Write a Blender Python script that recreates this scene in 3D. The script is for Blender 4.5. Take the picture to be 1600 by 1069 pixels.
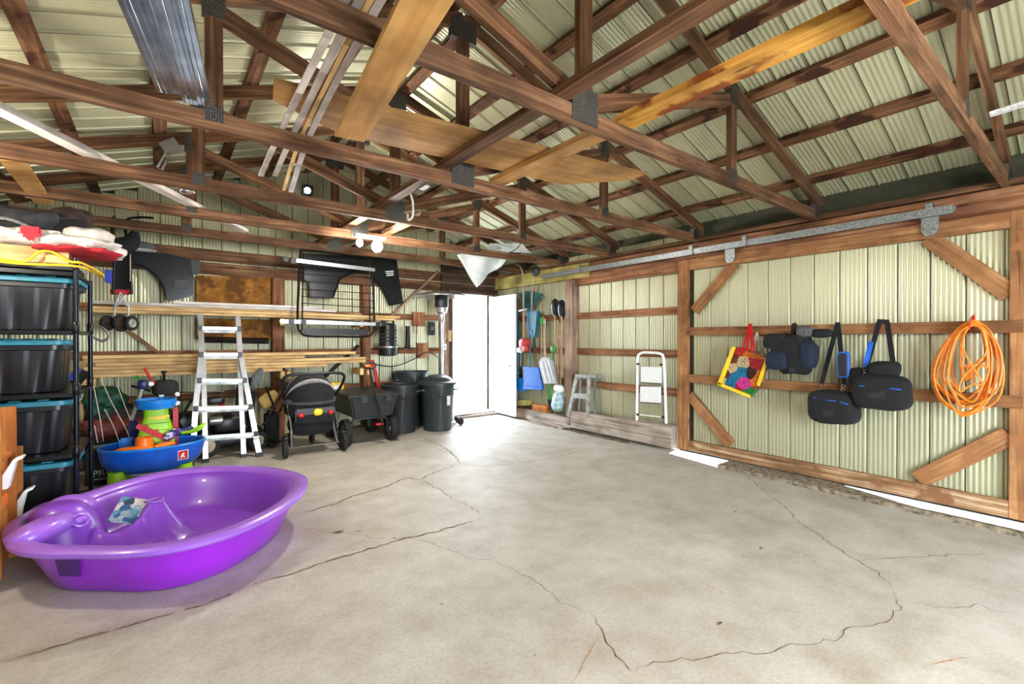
import bpy, bmesh, math, random
from mathutils import Vector, Matrix, noise
for o in list(bpy.data.objects): bpy.data.objects.remove(o)
SC = bpy.context.scene; COL = SC.collection
rnd = random.Random(7)
# ------------------------------------------------------------- camera
YAW = math.radians(37.4); FOC = 719.0; HC = 1.27; U0, V0 = 800.0, 531.0
cd = bpy.data.cameras.new('camera'); cam = bpy.data.objects.new('camera', cd); COL.objects.link(cam)
cd.sensor_width = 36; cd.lens = 36*FOC/1600; cd.clip_start = .05
cam.location = (0, 0, HC); cam.rotation_euler = (math.radians(90-.279), 0, -YAW)
SC.camera = cam
# ------------------------------------------------------------- world, lights, exposure
w = bpy.data.worlds.new('world'); SC.world = w; w.use_nodes = True
bg = w.node_tree.nodes['Background']; bg.inputs[0].default_value = (.80, .91, 1, 1); bg.inputs[1].default_value = 20.0
def lamp(name, kind, loc, energy, col, size=.1, rot=(0, 0, 0), sy=None):
    l = bpy.data.lights.new(name, kind); l.energy = energy; l.color = col
    if kind == 'AREA':
        l.size = size
        if sy: l.shape = 'RECTANGLE'; l.size_y = sy
    else: l.shadow_soft_size = size
    o = bpy.data.objects.new(name, l); COL.objects.link(o); o.location = loc; o.rotation_euler = rot
    return o
lamp('bulb_and_fill_light', 'POINT', (1.78, 4.52, 2.20), 100, (1, .95, .87), .06)
lamp('bulb_and_fill_light', 'POINT', (-.98, 3.3, 1.95), 48, (1, .92, .80), .07)
lamp('bulb_and_fill_light', 'POINT', (1.2, -.35, 2.0), 112, (1, .93, .84), .09)  # unseen fill lamp added behind the camera to brighten the foreground floor
SC.view_settings.view_transform = 'Standard'; SC.view_settings.look = 'None'
SC.view_settings.exposure = 0.3; SC.view_settings.gamma = 1; SC.view_settings.use_curve_mapping = False
# ------------------------------------------------------------- pixel rays -> points on real planes
FX, FY = math.sin(YAW), math.cos(YAW)
def _d(u):
    l = (u-U0)/FOC; return (FX+l*FY, FY-l*FX)
def qX(u, v, x):
    D = _d(u); t = x/D[0]; return Vector((x, D[1]*t, HC+(V0-v)*t/FOC))
def qY(u, v, y):
    D = _d(u); t = y/D[1]; return Vector((D[0]*t, y, HC+(V0-v)*t/FOC))
def qZ(u, v, z):
    D = _d(u); t = (HC-z)*FOC/(v-V0); return Vector((D[0]*t, D[1]*t, z))
def V(*a): return Vector(a)
# ------------------------------------------------------------- materials
def s2l(c):
    return tuple((x/255/12.92 if x/255 <= .04045 else ((x/255+.055)/1.055)**2.4) for x in c)+(1,)
MATS = {}
def newmat(n):
    m = bpy.data.materials.new(n); m.use_nodes = True; MATS[n] = m
    return m, m.node_tree, m.node_tree.nodes['Principled BSDF']
def nd(t, kind, **k):
    n = t.nodes.new(kind)
    for a, b in k.items():
        if a.startswith('i_'):
            key = a[2:]; key = int(key) if key.isdigit() else key.replace('_', ' ')
            n.inputs[key].default_value = b
        else: setattr(n, a, b)
    return n
def ramp(t, fac, stops):
    r = t.nodes.new('ShaderNodeValToRGB'); t.links.new(fac, r.inputs[0]); cr = r.color_ramp
    while len(cr.elements) < len(stops): cr.elements.new(.5)
    for e, (p, c) in zip(cr.elements, stops): e.position = p; e.color = s2l(c)
    return r.outputs[0]
def mixc(t, fac, a, b, mode='MIX'):
    m = t.nodes.new('ShaderNodeMix'); m.data_type = 'RGBA'; m.blend_type = mode
    if isinstance(fac, float): m.inputs[0].default_value = fac
    else: t.links.new(fac, m.inputs[0])
    for i, x in ((6, a), (7, b)):
        if isinstance(x, tuple): m.inputs[i].default_value = x
        else: t.links.new(x, m.inputs[i])
    return m.outputs[2]
def bump(t, p, h, s, d=.01):
    b = nd(t, 'ShaderNodeBump', i_Strength=s, i_Distance=d); t.links.new(h, b.inputs['Height']); t.links.new(b.outputs[0], p.inputs['Normal'])
def plain(n, c, rough=.5, metal=0, var=.12, scale=12, bmp=.15, spec=.5, trans=0, coat=0):
    m, t, p = newmat(n)
    tc = nd(t, 'ShaderNodeTexCoord'); ns = nd(t, 'ShaderNodeTexNoise', i_Scale=scale, i_Detail=4.0); t.links.new(tc.outputs['Object'], ns.inputs[0])
    lo = tuple(max(0, x*(1-var)) for x in c); hi = tuple(min(255, x*(1+var)) for x in c)
    t.links.new(ramp(t, ns.outputs[0], [(.3, lo), (.7, hi)]), p.inputs['Base Color'])
    p.inputs['Roughness'].default_value = rough; p.inputs['Metallic'].default_value = metal
    p.inputs['Specular IOR Level'].default_value = spec
    if coat: p.inputs['Coat Weight'].default_value = coat
    if trans: p.inputs['Transmission Weight'].default_value = trans
    if bmp: bump(t, p, ns.outputs[0], bmp, .004)
    return m
def wood(n, dark, mid, light, rough=.75, knots=True, grain=(1.6, 34), stain=None, bmp=.35):
    m, t, p = newmat(n)
    uv = nd(t, 'ShaderNodeUVMap'); oi = nd(t, 'ShaderNodeObjectInfo')
    ad = nd(t, 'ShaderNodeVectorMath', operation='ADD'); t.links.new(uv.outputs[0], ad.inputs[0])
    cb = nd(t, 'ShaderNodeCombineXYZ'); ml = nd(t, 'ShaderNodeMath', operation='MULTIPLY'); ml.inputs[1].default_value = 37.0
    t.links.new(oi.outputs['Random'], ml.inputs[0])
    for i in range(3): t.links.new(ml.outputs[0], cb.inputs[i])
    t.links.new(cb.outputs[0], ad.inputs[1])
    mp = nd(t, 'ShaderNodeMapping'); mp.inputs['Scale'].default_value = (grain[0], grain[1], 1); t.links.new(ad.outputs[0], mp.inputs[0])
    n1 = nd(t, 'ShaderNodeTexNoise', i_Scale=1.0, i_Detail=6.0, i_Roughness=.6, i_Distortion=.5); t.links.new(mp.outputs[0], n1.inputs[0])
    col = ramp(t, n1.outputs[0], [(.28, dark), (.5, mid), (.72, light)])
    n2 = nd(t, 'ShaderNodeTexNoise', i_Scale=3.5, i_Detail=3.0); t.links.new(ad.outputs[0], n2.inputs[0])
    col = mixc(t, .8, col, ramp(t, n2.outputs[0], [(.3, (150, 145, 140)), (.62, (255, 255, 255))]), 'MULTIPLY')
    if knots:
        mk = nd(t, 'ShaderNodeMapping'); mk.inputs['Scale'].default_value = (2.2, 9, 1); t.links.new(ad.outputs[0], mk.inputs[0])
        vo = nd(t, 'ShaderNodeTexVoronoi', i_Scale=1.0); t.links.new(mk.outputs[0], vo.inputs[0])
        col = mixc(t, .85, col, ramp(t, vo.outputs['Distance'], [(.04, (70, 42, 28)), (.12, (255, 255, 255))]), 'MULTIPLY')
    if stain:
        n3 = nd(t, 'ShaderNodeTexNoise', i_Scale=5.0, i_Detail=5.0); t.links.new(ad.outputs[0], n3.inputs[0])
        col = mixc(t, ramp(t, n3.outputs[0], [(.52, (0, 0, 0)), (.6, (255, 255, 255))]), col, s2l(stain))
    hs = nd(t, 'ShaderNodeHueSaturation'); mr = nd(t, 'ShaderNodeMapRange'); mr.inputs[3].default_value = .82; mr.inputs[4].default_value = 1.15
    t.links.new(oi.outputs['Random'], mr.inputs[0]); t.links.new(mr.outputs[0], hs.inputs['Value']); t.links.new(col, hs.inputs['Color'])
    t.links.new(hs.outputs[0], p.inputs['Base Color']); p.inputs['Roughness'].default_value = rough
    p.inputs['Specular IOR Level'].default_value = .25
    bump(t, p, n1.outputs[0], bmp, .003)
    return m
wood('truss_wood', (64, 42, 28), (108, 74, 50), (156, 118, 86))
wood('girt_wood', (108, 66, 44), (152, 102, 70), (188, 142, 108))
wood('door_wood', (116, 74, 44), (168, 118, 76), (200, 152, 106), stain=(146, 98, 62))
wood('rail_worn', (96, 66, 42), (160, 122, 86), (214, 190, 160), stain=(120, 84, 56))
wood('purlin_wood', (76, 48, 31), (120, 82, 56), (160, 120, 88), stain=(62, 34, 22))
wood('post_wood', (120, 94, 78), (164, 134, 114), (200, 178, 160))
wood('sill_wood', (120, 104, 92), (172, 158, 146), (214, 206, 196))
wood('pine', (206, 160, 100), (228, 188, 130), (244, 214, 164), knots=False, bmp=.15)
wood('pale_trim', (220, 206, 196), (236, 226, 220), (248, 244, 240), knots=False, bmp=.1)
wood('yellow_pine', (192, 132, 64), (216, 160, 90), (230, 184, 118), grain=(1.2, 18))
wood('plank_pine', (180, 124, 68), (212, 160, 98), (228, 184, 128), grain=(1.0, 20))
wood('flaky_pine', (176, 120, 46), (206, 150, 66), (222, 172, 92), stain=(120, 62, 26))
wood('treated', (140, 128, 60), (178, 166, 92), (206, 190, 128))
wood('toy_box_pine', (150, 82, 30), (190, 116, 52), (214, 150, 84), grain=(1.2, 14))
wood('osb', (110, 66, 18), (150, 98, 34), (182, 130, 58), grain=(9, 12), knots=False, stain=(96, 60, 22))
wood('dark_wood', (52, 38, 30), (84, 62, 48), (112, 84, 66))
def sheet():
    m, t, p = newmat('green_sheet')
    tc = nd(t, 'ShaderNodeTexCoord'); n = nd(t, 'ShaderNodeTexNoise', i_Scale=2.2, i_Detail=4.0); t.links.new(tc.outputs['Object'], n.inputs[0])
    oi = nd(t, 'ShaderNodeObjectInfo')
    c = ramp(t, n.outputs[0], [(.3, (176, 175, 141)), (.7, (190, 188, 157))])
    hs = nd(t, 'ShaderNodeHueSaturation'); mr = nd(t, 'ShaderNodeMapRange'); mr.inputs[3].default_value = .94; mr.inputs[4].default_value = 1.05
    t.links.new(oi.outputs['Random'], mr.inputs[0]); t.links.new(mr.outputs[0], hs.inputs['Value']); t.links.new(c, hs.inputs['Color'])
    t.links.new(hs.outputs[0], p.inputs['Base Color']); p.inputs['Roughness'].default_value = .3; p.inputs['Metallic'].default_value = .2
sheet()
plain('seam_dark', (60, 62, 46), .7)
def concrete():
    m, t, p = newmat('concrete')
    tc = nd(t, 'ShaderNodeTexCoord')
    def N(s, d=6.0, r=.6):
        n = nd(t, 'ShaderNodeTexNoise', i_Scale=s, i_Detail=d, i_Roughness=r); t.links.new(tc.outputs['Object'], n.inputs[0]); return n.outputs[0]
    a = ramp(t, N(.9), [(.3, (178, 170, 157)), (.5, (192, 185, 173)), (.7, (204, 199, 189))])
    a = mixc(t, .45, a, ramp(t, N(4.5), [(.32, (196, 184, 168)), (.6, (255, 255, 255))]), 'MULTIPLY')
    a = mixc(t, .28, a, ramp(t, N(60, 3.0), [(.35, (190, 186, 180)), (.6, (255, 255, 255))]), 'MULTIPLY')
    st = nd(t, 'ShaderNodeTexNoise', i_Scale=1.7, i_Detail=3.0); mp = nd(t, 'ShaderNodeMapping'); mp.inputs['Location'].default_value = (4, 9, 2)
    t.links.new(tc.outputs['Object'], mp.inputs[0]); t.links.new(mp.outputs[0], st.inputs[0])
    a = mixc(t, ramp(t, st.outputs[0], [(.58, (0, 0, 0)), (.72, (150, 150, 150))]), a, s2l((150, 132, 108)))
    sp = nd(t, 'ShaderNodeTexVoronoi', i_Scale=7.0); t.links.new(tc.outputs['Object'], sp.inputs[0])
    a = mixc(t, .6, a, ramp(t, sp.outputs['Distance'], [(.02, (90, 70, 50)), (.045, (255, 255, 255))]), 'MULTIPLY')
    t.links.new(a, p.inputs['Base Color']); p.inputs['Roughness'].default_value = .62
    ad = nd(t, 'ShaderNodeMath', operation='ADD'); t.links.new(N(9), ad.inputs[0]); t.links.new(N(90, 3.0), ad.inputs[1])
    bump(t, p, ad.outputs[0], .25, .006)
concrete()
plain('crack', (104, 84, 64), .95, var=.4, scale=40)
plain('rust_streak', (172, 118, 62), .9, var=.3, scale=60)
plain('stain', (172, 163, 149), .7, var=.04, scale=3, bmp=0)
plain('curb', (120, 108, 92), .9, var=.4, scale=25, bmp=.8)
plain('ground', (190, 188, 180), .9)
plain('galv', (150, 156, 158), .42, .75, var=.2, scale=60)
plain('stud_metal', (186, 196, 208), .25, .9, var=.15, scale=8)
def plate():
    m, t, p = newmat('gusset')
    tc = nd(t, 'ShaderNodeTexCoord'); v = nd(t, 'ShaderNodeTexVoronoi', i_Scale=85.0, i_Randomness=.3); t.links.new(tc.outputs['Object'], v.inputs[0])
    t.links.new(ramp(t, v.outputs['Distance'], [(.2, (20, 18, 17)), (.5, (84, 80, 76))]), p.inputs['Base Color'])
    p.inputs['Metallic'].default_value = .5; p.inputs['Roughness'].default_value = .5; bump(t, p, v.outputs['Distance'], .8, .004)
plate()
plain('aluminium', (206, 208, 210), .3, .8, var=.05)
plain('alu_old', (170, 172, 168), .5, .6, var=.2)
plain('white_paint', (236, 238, 240), .4, var=.02, bmp=.03)
plain('door_white', (242, 244, 248), .35, var=.02, bmp=.03)
plain('black_plastic', (16, 17, 19), .42, var=.2, bmp=.1)
plain('tote_black', (20, 20, 26), .33, var=.1, bmp=.05)
plain('black_metal', (14, 14, 16), .35, .4, var=.2)
plain('tube_blue_black', (20, 24, 36), .25, .6, var=.1)
plain('teal', (28, 124, 146), .4, var=.1, bmp=.05)
plain('rubber', (28, 27, 26), .8, var=.25, scale=40)
plain('fabric_black', (17, 17, 20), .9, var=.3, scale=60, bmp=.5)
plain('fabric_navy', (16, 28, 48), .85, var=.3, scale=60, bmp=.5)
plain('fabric_grey', (78, 78, 82), .85, var=.2, scale=60, bmp=.4)
plain('fabric_lightgrey', (160, 160, 164), .85, var=.15, scale=60, bmp=.4)
plain('fabric_charcoal', (40, 36, 38), .9, var=.2, scale=60, bmp=.4)
plain('blue_piping', (24, 92, 190), .6)
plain('orange_cord', (244, 132, 24), .5, var=.12, scale=30)
plain('red_tie', (200, 30, 24), .5)
plain('red', (190, 14, 14), .4)
plain('rust_red', (168, 50, 42), .5, var=.25)
plain('yellow', (232, 190, 40), .5)
plain('dull_gold', (150, 122, 60), .6)
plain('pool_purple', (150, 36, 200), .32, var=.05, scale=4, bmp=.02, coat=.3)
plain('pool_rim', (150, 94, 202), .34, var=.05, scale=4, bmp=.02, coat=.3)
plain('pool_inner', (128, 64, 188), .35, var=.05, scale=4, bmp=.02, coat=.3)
plain('dark_print', (70, 14, 110), .5)
plain('toy_blue', (20, 128, 220), .35, var=.05, bmp=.03)
plain('toy_blue_dark', (12, 84, 196), .35, var=.08, bmp=.05)
plain('toy_green', (150, 210, 30), .4, var=.06, bmp=.03)
plain('toy_orange', (250, 116, 24), .4, var=.05)
plain('toy_yellow', (240, 206, 40), .4, var=.05)
plain('navy', (20, 30, 92), .4)
plain('fender_grey', (34, 36, 40), .2, .3, var=.15, scale=5)
plain('fender_black', (22, 24, 27), .3, .3, var=.15, scale=5)
plain('bin_black', (34, 37, 41), .45, var=.1, scale=6)
plain('bin_green', (40, 50, 50), .42, var=.1, scale=6)
plain('label_white', (220, 226, 224), .6, var=.2, scale=60)
plain('snow_blue', (24, 96, 186), .35, var=.08)
plain('snow_grey', (178, 180, 186), .5, var=.08)
plain('handle_wood', (178, 148, 118), .6, var=.2)
plain('teal_tool', (30, 100, 122), .4)
plain('rake_green', (50, 104, 92), .6)
plain('garden_green', (60, 150, 60), .5)
plain('tarp_green', (20, 70, 54), .5, var=.35, scale=14, bmp=.6)
plain('tarp_red', (104, 46, 42), .6, var=.3, scale=14, bmp=.6)
plain('flag_white', (206, 198, 192), .85, var=.1, scale=20, bmp=.3)
plain('flag_red', (176, 30, 44), .85)
plain('brown_cloth', (46, 30, 28), .9, var=.3, scale=20)
plain('grey_cloth', (46, 46, 50), .9, var=.3, scale=20)
plain('plastic_sheet', (226, 234, 232), .3, var=.05, bmp=.1)
plain('bag_print', (150, 176, 184), .5, var=.35, scale=18)
plain('steel', (150, 150, 150), .3, .8)
plain('chrome', (210, 212, 216), .15, 1, var=.03)
plain('heater_steel', (190, 194, 198), .25, .8, var=.05)
plain('tan_hub', (176, 160, 138), .6)
plain('twine', (196, 186, 160), .8)
plain('cable_white', (210, 206, 196), .5)
plain('cable_black', (20, 20, 20), .5)
plain('blue_box', (30, 52, 170), .5)
def patches(n, cols, scale, white=False):
    m, t, p = newmat(n)
    tc = nd(t, 'ShaderNodeTexCoord'); v = nd(t, 'ShaderNodeTexVoronoi', i_Scale=scale); t.links.new(tc.outputs['Object'], v.inputs[0])
    sp = nd(t, 'ShaderNodeSeparateColor'); t.links.new(v.outputs['Color'], sp.inputs[0])
    r = t.nodes.new('ShaderNodeValToRGB'); cr = r.color_ramp; cr.interpolation = 'CONSTANT'; t.links.new(sp.outputs[0], r.inputs[0])
    while len(cr.elements) < len(cols): cr.elements.new(.5)
    for i, (e, c) in enumerate(zip(cr.elements, cols)): e.position = i/len(cols); e.color = s2l(c)
    n2 = nd(t, 'ShaderNodeTexVoronoi', i_Scale=scale*9); t.links.new(tc.outputs['Object'], n2.inputs[0])
    c = mixc(t, .8, r.outputs[0], ramp(t, n2.outputs['Distance'], [(.2, (255, 255, 255)), (.6, (120, 100, 100))]), 'MULTIPLY')
    t.links.new(c, p.inputs['Base Color']); p.inputs['Roughness'].default_value = .3
patches('bag_patches', [(220, 60, 30), (240, 130, 30), (200, 30, 50), (40, 150, 70), (30, 140, 190), (236, 70, 170), (60, 40, 40), (232, 210, 160), (120, 60, 30)], 11)
patches('leaflet', [(236, 240, 244), (120, 180, 220), (60, 120, 180), (180, 210, 230), (240, 240, 244), (70, 90, 120)], 22)
patches('purple_daisy', [(90, 60, 160), (150, 120, 210), (240, 240, 250), (60, 40, 130)], 40)
def emit(n, c, s):
    m, t, p = newmat(n); p.inputs['Base Color'].default_value = s2l(c); p.inputs['Emission Color'].default_value = s2l(c); p.inputs['Emission Strength'].default_value = s
emit('bulb', (255, 250, 240), 60); emit('small_bulb', (230, 238, 255), 12)
# ------------------------------------------------------------- mesh builder
class M:
    def __init__(s): s.v = []; s.f = []; s.uv = []; s.mi = []
    def add(s, vs, fs, uvs=None, m=0):
        b = len(s.v); s.v += [Vector(x) for x in vs]
        for i, f in enumerate(fs):
            s.f.append([b+k for k in f]); s.uv.append(uvs[i] if uvs else None); s.mi.append(m)
        return s
    def obox(s, c, ax, ay, az, m=0):       # half-extent vectors; ax is the grain direction
        c = Vector(c); L, W, T = ax.length*2, ay.length*2, az.length*2; o = rnd.random()*9
        vs = [c+ax*i+ay*j+az*k for i in (-1, 1) for j in (-1, 1) for k in (-1, 1)]
        fs = [(0, 1, 3, 2), (4, 6, 7, 5), (0, 4, 5, 1), (2, 3, 7, 6), (0, 2, 6, 4), (1, 5, 7, 3)]
        uvs = [[(o, 0), (o, T), (o+.03, T), (o+.03, 0)], [(o, 0), (o+.03, 0), (o+.03, T), (o, T)],
               [(o, 0), (o+L, 0), (o+L, T), (o, T)], [(o, .2), (o, .2+T), (o+L, .2+T), (o+L, .2)],
               [(o, .4), (o, .4+W), (o+L, .4+W), (o+L, .4)], [(o, .6), (o+L, .6), (o+L, .6+W), (o, .6+W)]]
        if ax.cross(ay).dot(az) < 0: fs = [tuple(reversed(f)) for f in fs]; uvs = [list(reversed(u)) for u in uvs]
        return s.add(vs, fs, uvs, m)
    def box(s, lo, hi, m=0):
        lo, hi = Vector(lo), Vector(hi); c = (lo+hi)/2; h = (hi-lo)/2
        A = [V(h.x, 0, 0), V(0, h.y, 0), V(0, 0, h.z)]; A.sort(key=lambda a: -a.length)
        return s.obox(c, *A, m=m)
    def beam(s, a, b, w, h, up=(0, 0, 1), m=0):   # w across, h along up
        a, b = Vector(a), Vector(b); d = (b-a); L = d.length; d.normalize(); up = Vector(up)
        sd = d.cross(up)
        if sd.length < 1e-4: sd = d.cross(V(0, 1, 0))
        sd.normalize(); u2 = sd.cross(d).normalized()
        return s.obox((a+b)/2, d*(L/2), sd*(w/2), u2*(h/2), m=m)
    def tube(s, pts, r, n=8, closed=False, m=0, cap=True):
        P = [Vector(p) for p in pts]; k = len(P); rs = r if isinstance(r, (list, tuple)) else [r]*k
        T = []
        for i in range(k):
            a = P[(i-1) % k] if (closed or i > 0) else P[i]; b = P[(i+1) % k] if (closed or i < k-1) else P[i]
            t = b-a; T.append(t.normalized() if t.length > 1e-9 else V(0, 0, 1))
        nrm = T[0].orthogonal().normalized(); vs = []
        for i in range(k):
            nrm = (nrm-T[i]*nrm.dot(T[i]))
            nrm = nrm.normalized() if nrm.length > 1e-6 else T[i].orthogonal().normalized()
            bn = T[i].cross(nrm)
            for j in range(n):
                a = 2*math.pi*j/n; vs.append(P[i]+(nrm*math.cos(a)+bn*math.sin(a))*rs[i])
        fs = []; kk = k if closed else k-1
        for i in range(kk):
            for j in range(n):
                a = i*n+j; b = i*n+(j+1) % n; c = ((i+1) % k)*n+(j+1) % n; d = ((i+1) % k)*n+j; fs.append((a, b, c, d))
        if cap and not closed:
            fs.append(tuple(reversed(range(n)))); fs.append(tuple(range((k-1)*n, k*n)))
        return s.add(vs, fs, None, m)
    def lathe(s, c, prof, n=24, ax=(0, 0, 1), m=0, sx=1, closed=False):
        c = Vector(c); ax = Vector(ax).normalized(); e1 = ax.orthogonal().normalized() if abs(ax.z) < .99 else V(1, 0, 0); e2 = ax.cross(e1)
        vs = [c+ax*z+(e1*math.cos(2*math.pi*j/n)*sx+e2*math.sin(2*math.pi*j/n))*r for r, z in prof for j in range(n)]
        k = len(prof); fs = []
        for i in range(k if closed else k-1):
            for j in range(n):
                i2 = (i+1) % k; fs.append((i*n+j, i*n+(j+1) % n, i2*n+(j+1) % n, i2*n+j))
        if not closed:
            if prof[0][0] > 1e-4: fs.append(tuple(reversed(range(n))))
            if prof[-1][0] > 1e-4: fs.append(tuple(range((k-1)*n, k*n)))
        return s.add(vs, fs, None, m)
    def prism(s, pts, vec, m=0):
        P = [Vector(p) for p in pts]; n = len(P); vec = Vector(vec)
        nr = V(0, 0, 0)
        for i in range(n): nr += P[i].cross(P[(i+1) % n])
        if nr.dot(vec) < 0: P.reverse()
        o = P[0]; e1 = (P[1]-P[0]).normalized() if (P[1]-P[0]).length > 0 else V(1, 0, 0); e2 = vec.normalized().cross(e1)
        u = [((p-o).dot(e1), (p-o).dot(e2)) for p in P]
        fs = [tuple(reversed(range(n))), tuple(range(n, 2*n))]; uvs = [list(reversed(u)), u]
        for i in range(n):
            j = (i+1) % n; fs.append((i, j, n+j, n+i)); uvs.append([u[i], u[j], u[j], u[i]])
        return s.add(P+[p+vec for p in P], fs, uvs, m)
    def blob(s, c, size, e=.6, nz=0, seed=0, rot=0, tilt=0, n=20, k=14, m=0, fr=9):
        R = Matrix.Rotation(rot, 3, 'Z') @ Matrix.Rotation(tilt, 3, 'Y'); c = Vector(c)
        sg = lambda x, p: math.copysign(abs(x)**p, x); vs = []
        for i in range(k+1):
            ph = -math.pi/2+math.pi*i/k
            for j in range(n):
                th = 2*math.pi*j/n
                p = V(sg(math.cos(ph), e)*sg(math.cos(th), e)*size[0]/2, sg(math.cos(ph), e)*sg(math.sin(th), e)*size[1]/2, sg(math.sin(ph), e)*size[2]/2)
                if nz: p *= 1+nz*(noise.noise(p*fr+V(seed*7.3, seed, 0))+.4*noise.noise(p*fr*2.7+V(seed, 3, seed)))
                vs.append(c+R @ p)
        fs = [(i*n+j, i*n+(j+1) % n, (i+1)*n+(j+1) % n, (i+1)*n+j) for i in range(k) for j in range(n)]
        return s.add(vs, fs, None, m)
    def torus(s, c, R, r, ax=(0, 0, 1), n=24, k=8, m=0, sx=1):
        return s.lathe(c, [(R+r*math.cos(2*math.pi*i/k), r*math.sin(2*math.pi*i/k)) for i in range(k)], n, ax, m, sx, closed=True)
    def build(s, name, mat, parent=None, smooth=False, bev=0, label=None, cat=None, group=None, kind=None, sub=0):
        me = bpy.data.meshes.new(name)
        L = V(0, 0, 0)
        if parent:
            p = parent
            while p: L += p.location; p = p.parent
        else:
            xs = [p.x for p in s.v]; ys = [p.y for p in s.v]; zs = [p.z for p in s.v]
            if kind != 'structure': L = V((min(xs)+max(xs))/2, (min(ys)+max(ys))/2, min(zs))
        me.from_pydata([tuple(p-L) for p in s.v], [], s.f)
        ul = me.uv_layers.new(name='UVMap'); li = 0
        for poly, uv in zip(me.polygons, s.uv):
            for q in range(poly.loop_total):
                if uv: ul.data[poly.loop_start+q].uv = uv[q]
                else:
                    co = me.vertices[me.loops[poly.loop_start+q].vertex_index].co; ul.data[poly.loop_start+q].uv = (co.x+co.y, co.z)
        mats = mat if isinstance(mat, (list, tuple)) else [mat]
        for x in mats: me.materials.append(MATS[x])
        for poly, i in zip(me.polygons, s.mi): poly.material_index = i
        if bev or smooth:
            bm = bmesh.new(); bm.from_mesh(me); bmesh.ops.remove_doubles(bm, verts=bm.verts, dist=1e-5)
            if bev:
                es = [e for e in bm.edges if len(e.link_faces) == 2 and e.calc_face_angle(0) > .5]
                bmesh.ops.bevel(bm, geom=es, offset=bev, segments=2, affect='EDGES', clamp_overlap=True)
            bmesh.ops.recalc_face_normals(bm, faces=bm.faces) if smooth else None
            bm.to_mesh(me); bm.free()
        if smooth:
            for poly in me.polygons: poly.use_smooth = True
            me.set_sharp_from_angle(angle=math.radians(42))
        o = bpy.data.objects.new(name, me); COL.objects.link(o); o.parent = parent
        if not parent: o.location = L
        if sub:
            md = o.modifiers.new('s', 'SUBSURF'); md.levels = sub; md.render_levels = sub
        for a, b in (('label', label), ('category', cat), ('group', group), ('kind', kind)):
            if b: o[a] = b
        return o
def thing(name, label, cat, loc, group=None):
    o = bpy.data.objects.new(name, None); COL.objects.link(o); o.location = loc; o.empty_display_size = .1
    o['label'] = label; o['category'] = cat
    if group: o['group'] = group
    return o
def dup(root, loc, label=None, rotz=None):
    r = root.copy(); COL.objects.link(r); r.location = loc
    if rotz is not None: r.rotation_euler = (0, 0, rotz)
    if label: r['label'] = label
    for ch in list(root.children):
        c = ch.copy(); COL.objects.link(c); c.parent = r
        for g in list(ch.children):
            d = g.copy(); COL.objects.link(d); d.parent = c
    return r
def text(body, size, parent, loc, mat, rot, ext=.001, name='lettering'):
    cu = bpy.data.curves.new(name, 'FONT'); cu.body = body; cu.size = size; cu.extrude = ext; cu.align_x = 'CENTER'; cu.align_y = 'CENTER'
    o = bpy.data.objects.new(name, cu); COL.objects.link(o)
    dg = bpy.context.evaluated_depsgraph_get(); me = bpy.data.meshes.new_from_object(o.evaluated_get(dg)); bpy.data.objects.remove(o)
    R = Matrix(rot).transposed()
    L = V(0, 0, 0); p = parent
    while p: L += p.location; p = p.parent
    for v in me.vertices: v.co = R @ v.co+Vector(loc)-L
    me.materials.clear(); me.materials.append(MATS[mat])
    n = bpy.data.objects.new(name, me); COL.objects.link(n); n.parent = parent
    return n
def spline(pts, n=6):
    P = [Vector(p) for p in pts]; out = []
    for i in range(len(P)-1):
        a = P[i-1] if i else P[0]; b = P[i]; c = P[i+1]; d = P[i+2] if i+2 < len(P) else P[-1]
        for j in range(n):
            t = j/n; out.append(.5*((2*b)+(c-a)*t+(2*a-5*b+4*c-d)*t*t+(3*b-a-3*c+d)*t**3))
    out.append(P[-1]); return out
# ============================================================= STRUCTURE
XR, YB, RX, RZ = 4.76, 6.66, 1.69, 3.553          # right wall, back wall, ridge line
def roof_z(x): return RZ-.33*abs(x-RX)            # top of the top chords
def fz(x, y):                                     # gentle waves and one lifted slab lip
    z = .003*math.sin(x*1.3+y*.7)*math.sin(y*.9)
    return z
LIP = [qZ(u, v, 0) for u, v in ((0, 1041), (100, 1010), (190, 985), (260, 965), (320, 948), (400, 915), (470, 880), (550, 858), (620, 842), (690, 828), (757, 812))]
def lip(x, y):
    best = 9; side = 1
    for a, b in zip(LIP[:-1], LIP[1:]):
        ab = V(b.x-a.x, b.y-a.y, 0); ap = V(x-a.x, y-a.y, 0); t = max(0, min(1, ap.dot(ab)/ab.dot(ab))); d = (ap-ab*t).length
        if d < best: best = d; side = ab.x*ap.y-ab.y*ap.x
    return .011*math.exp(-best/.22) if side < 0 else 0
m = M(); nx, ny = 120, 150; x0, x1, y0, y1 = -1.45, 4.38, -2.3, 6.36
for j in range(ny+1):
    for i in range(nx+1):
        y = y0+(y1-y0)*j/ny
        xe = x1 if y < 2.3 else (x1+min(1, (y-2.3)/1.6)*.3 if y < 3.04 else 4.75)
        x = x0+(xe-x0)*i/nx; m.v.append(V(x, y, fz(x, y)+lip(x, y)))
for j in range(ny):
    for i in range(nx):
        a = j*(nx+1)+i; m.f.append([a, a+1, a+nx+2, a+nx+1]); m.uv.append(None); m.mi.append(0)
m.add([(x0, y0, -.06), (4.36, y0, -.06), (4.36, 6.6, -.06), (x0, 6.6, -.06)], [(0, 1, 2, 3)])
m.add([(x0, 6.35, -.004), (3.70, 6.35, -.004), (3.70, 6.72, -.004), (x0, 6.72, -.004)], [(0, 1, 2, 3)])
m.add([(4.55, 6.35, -.004), (4.8, 6.35, -.004), (4.8, 6.72, -.004), (4.55, 6.72, -.004)], [(0, 1, 2, 3)])
floor = m.build('floor', 'concrete', kind='structure', smooth=True)
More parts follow.
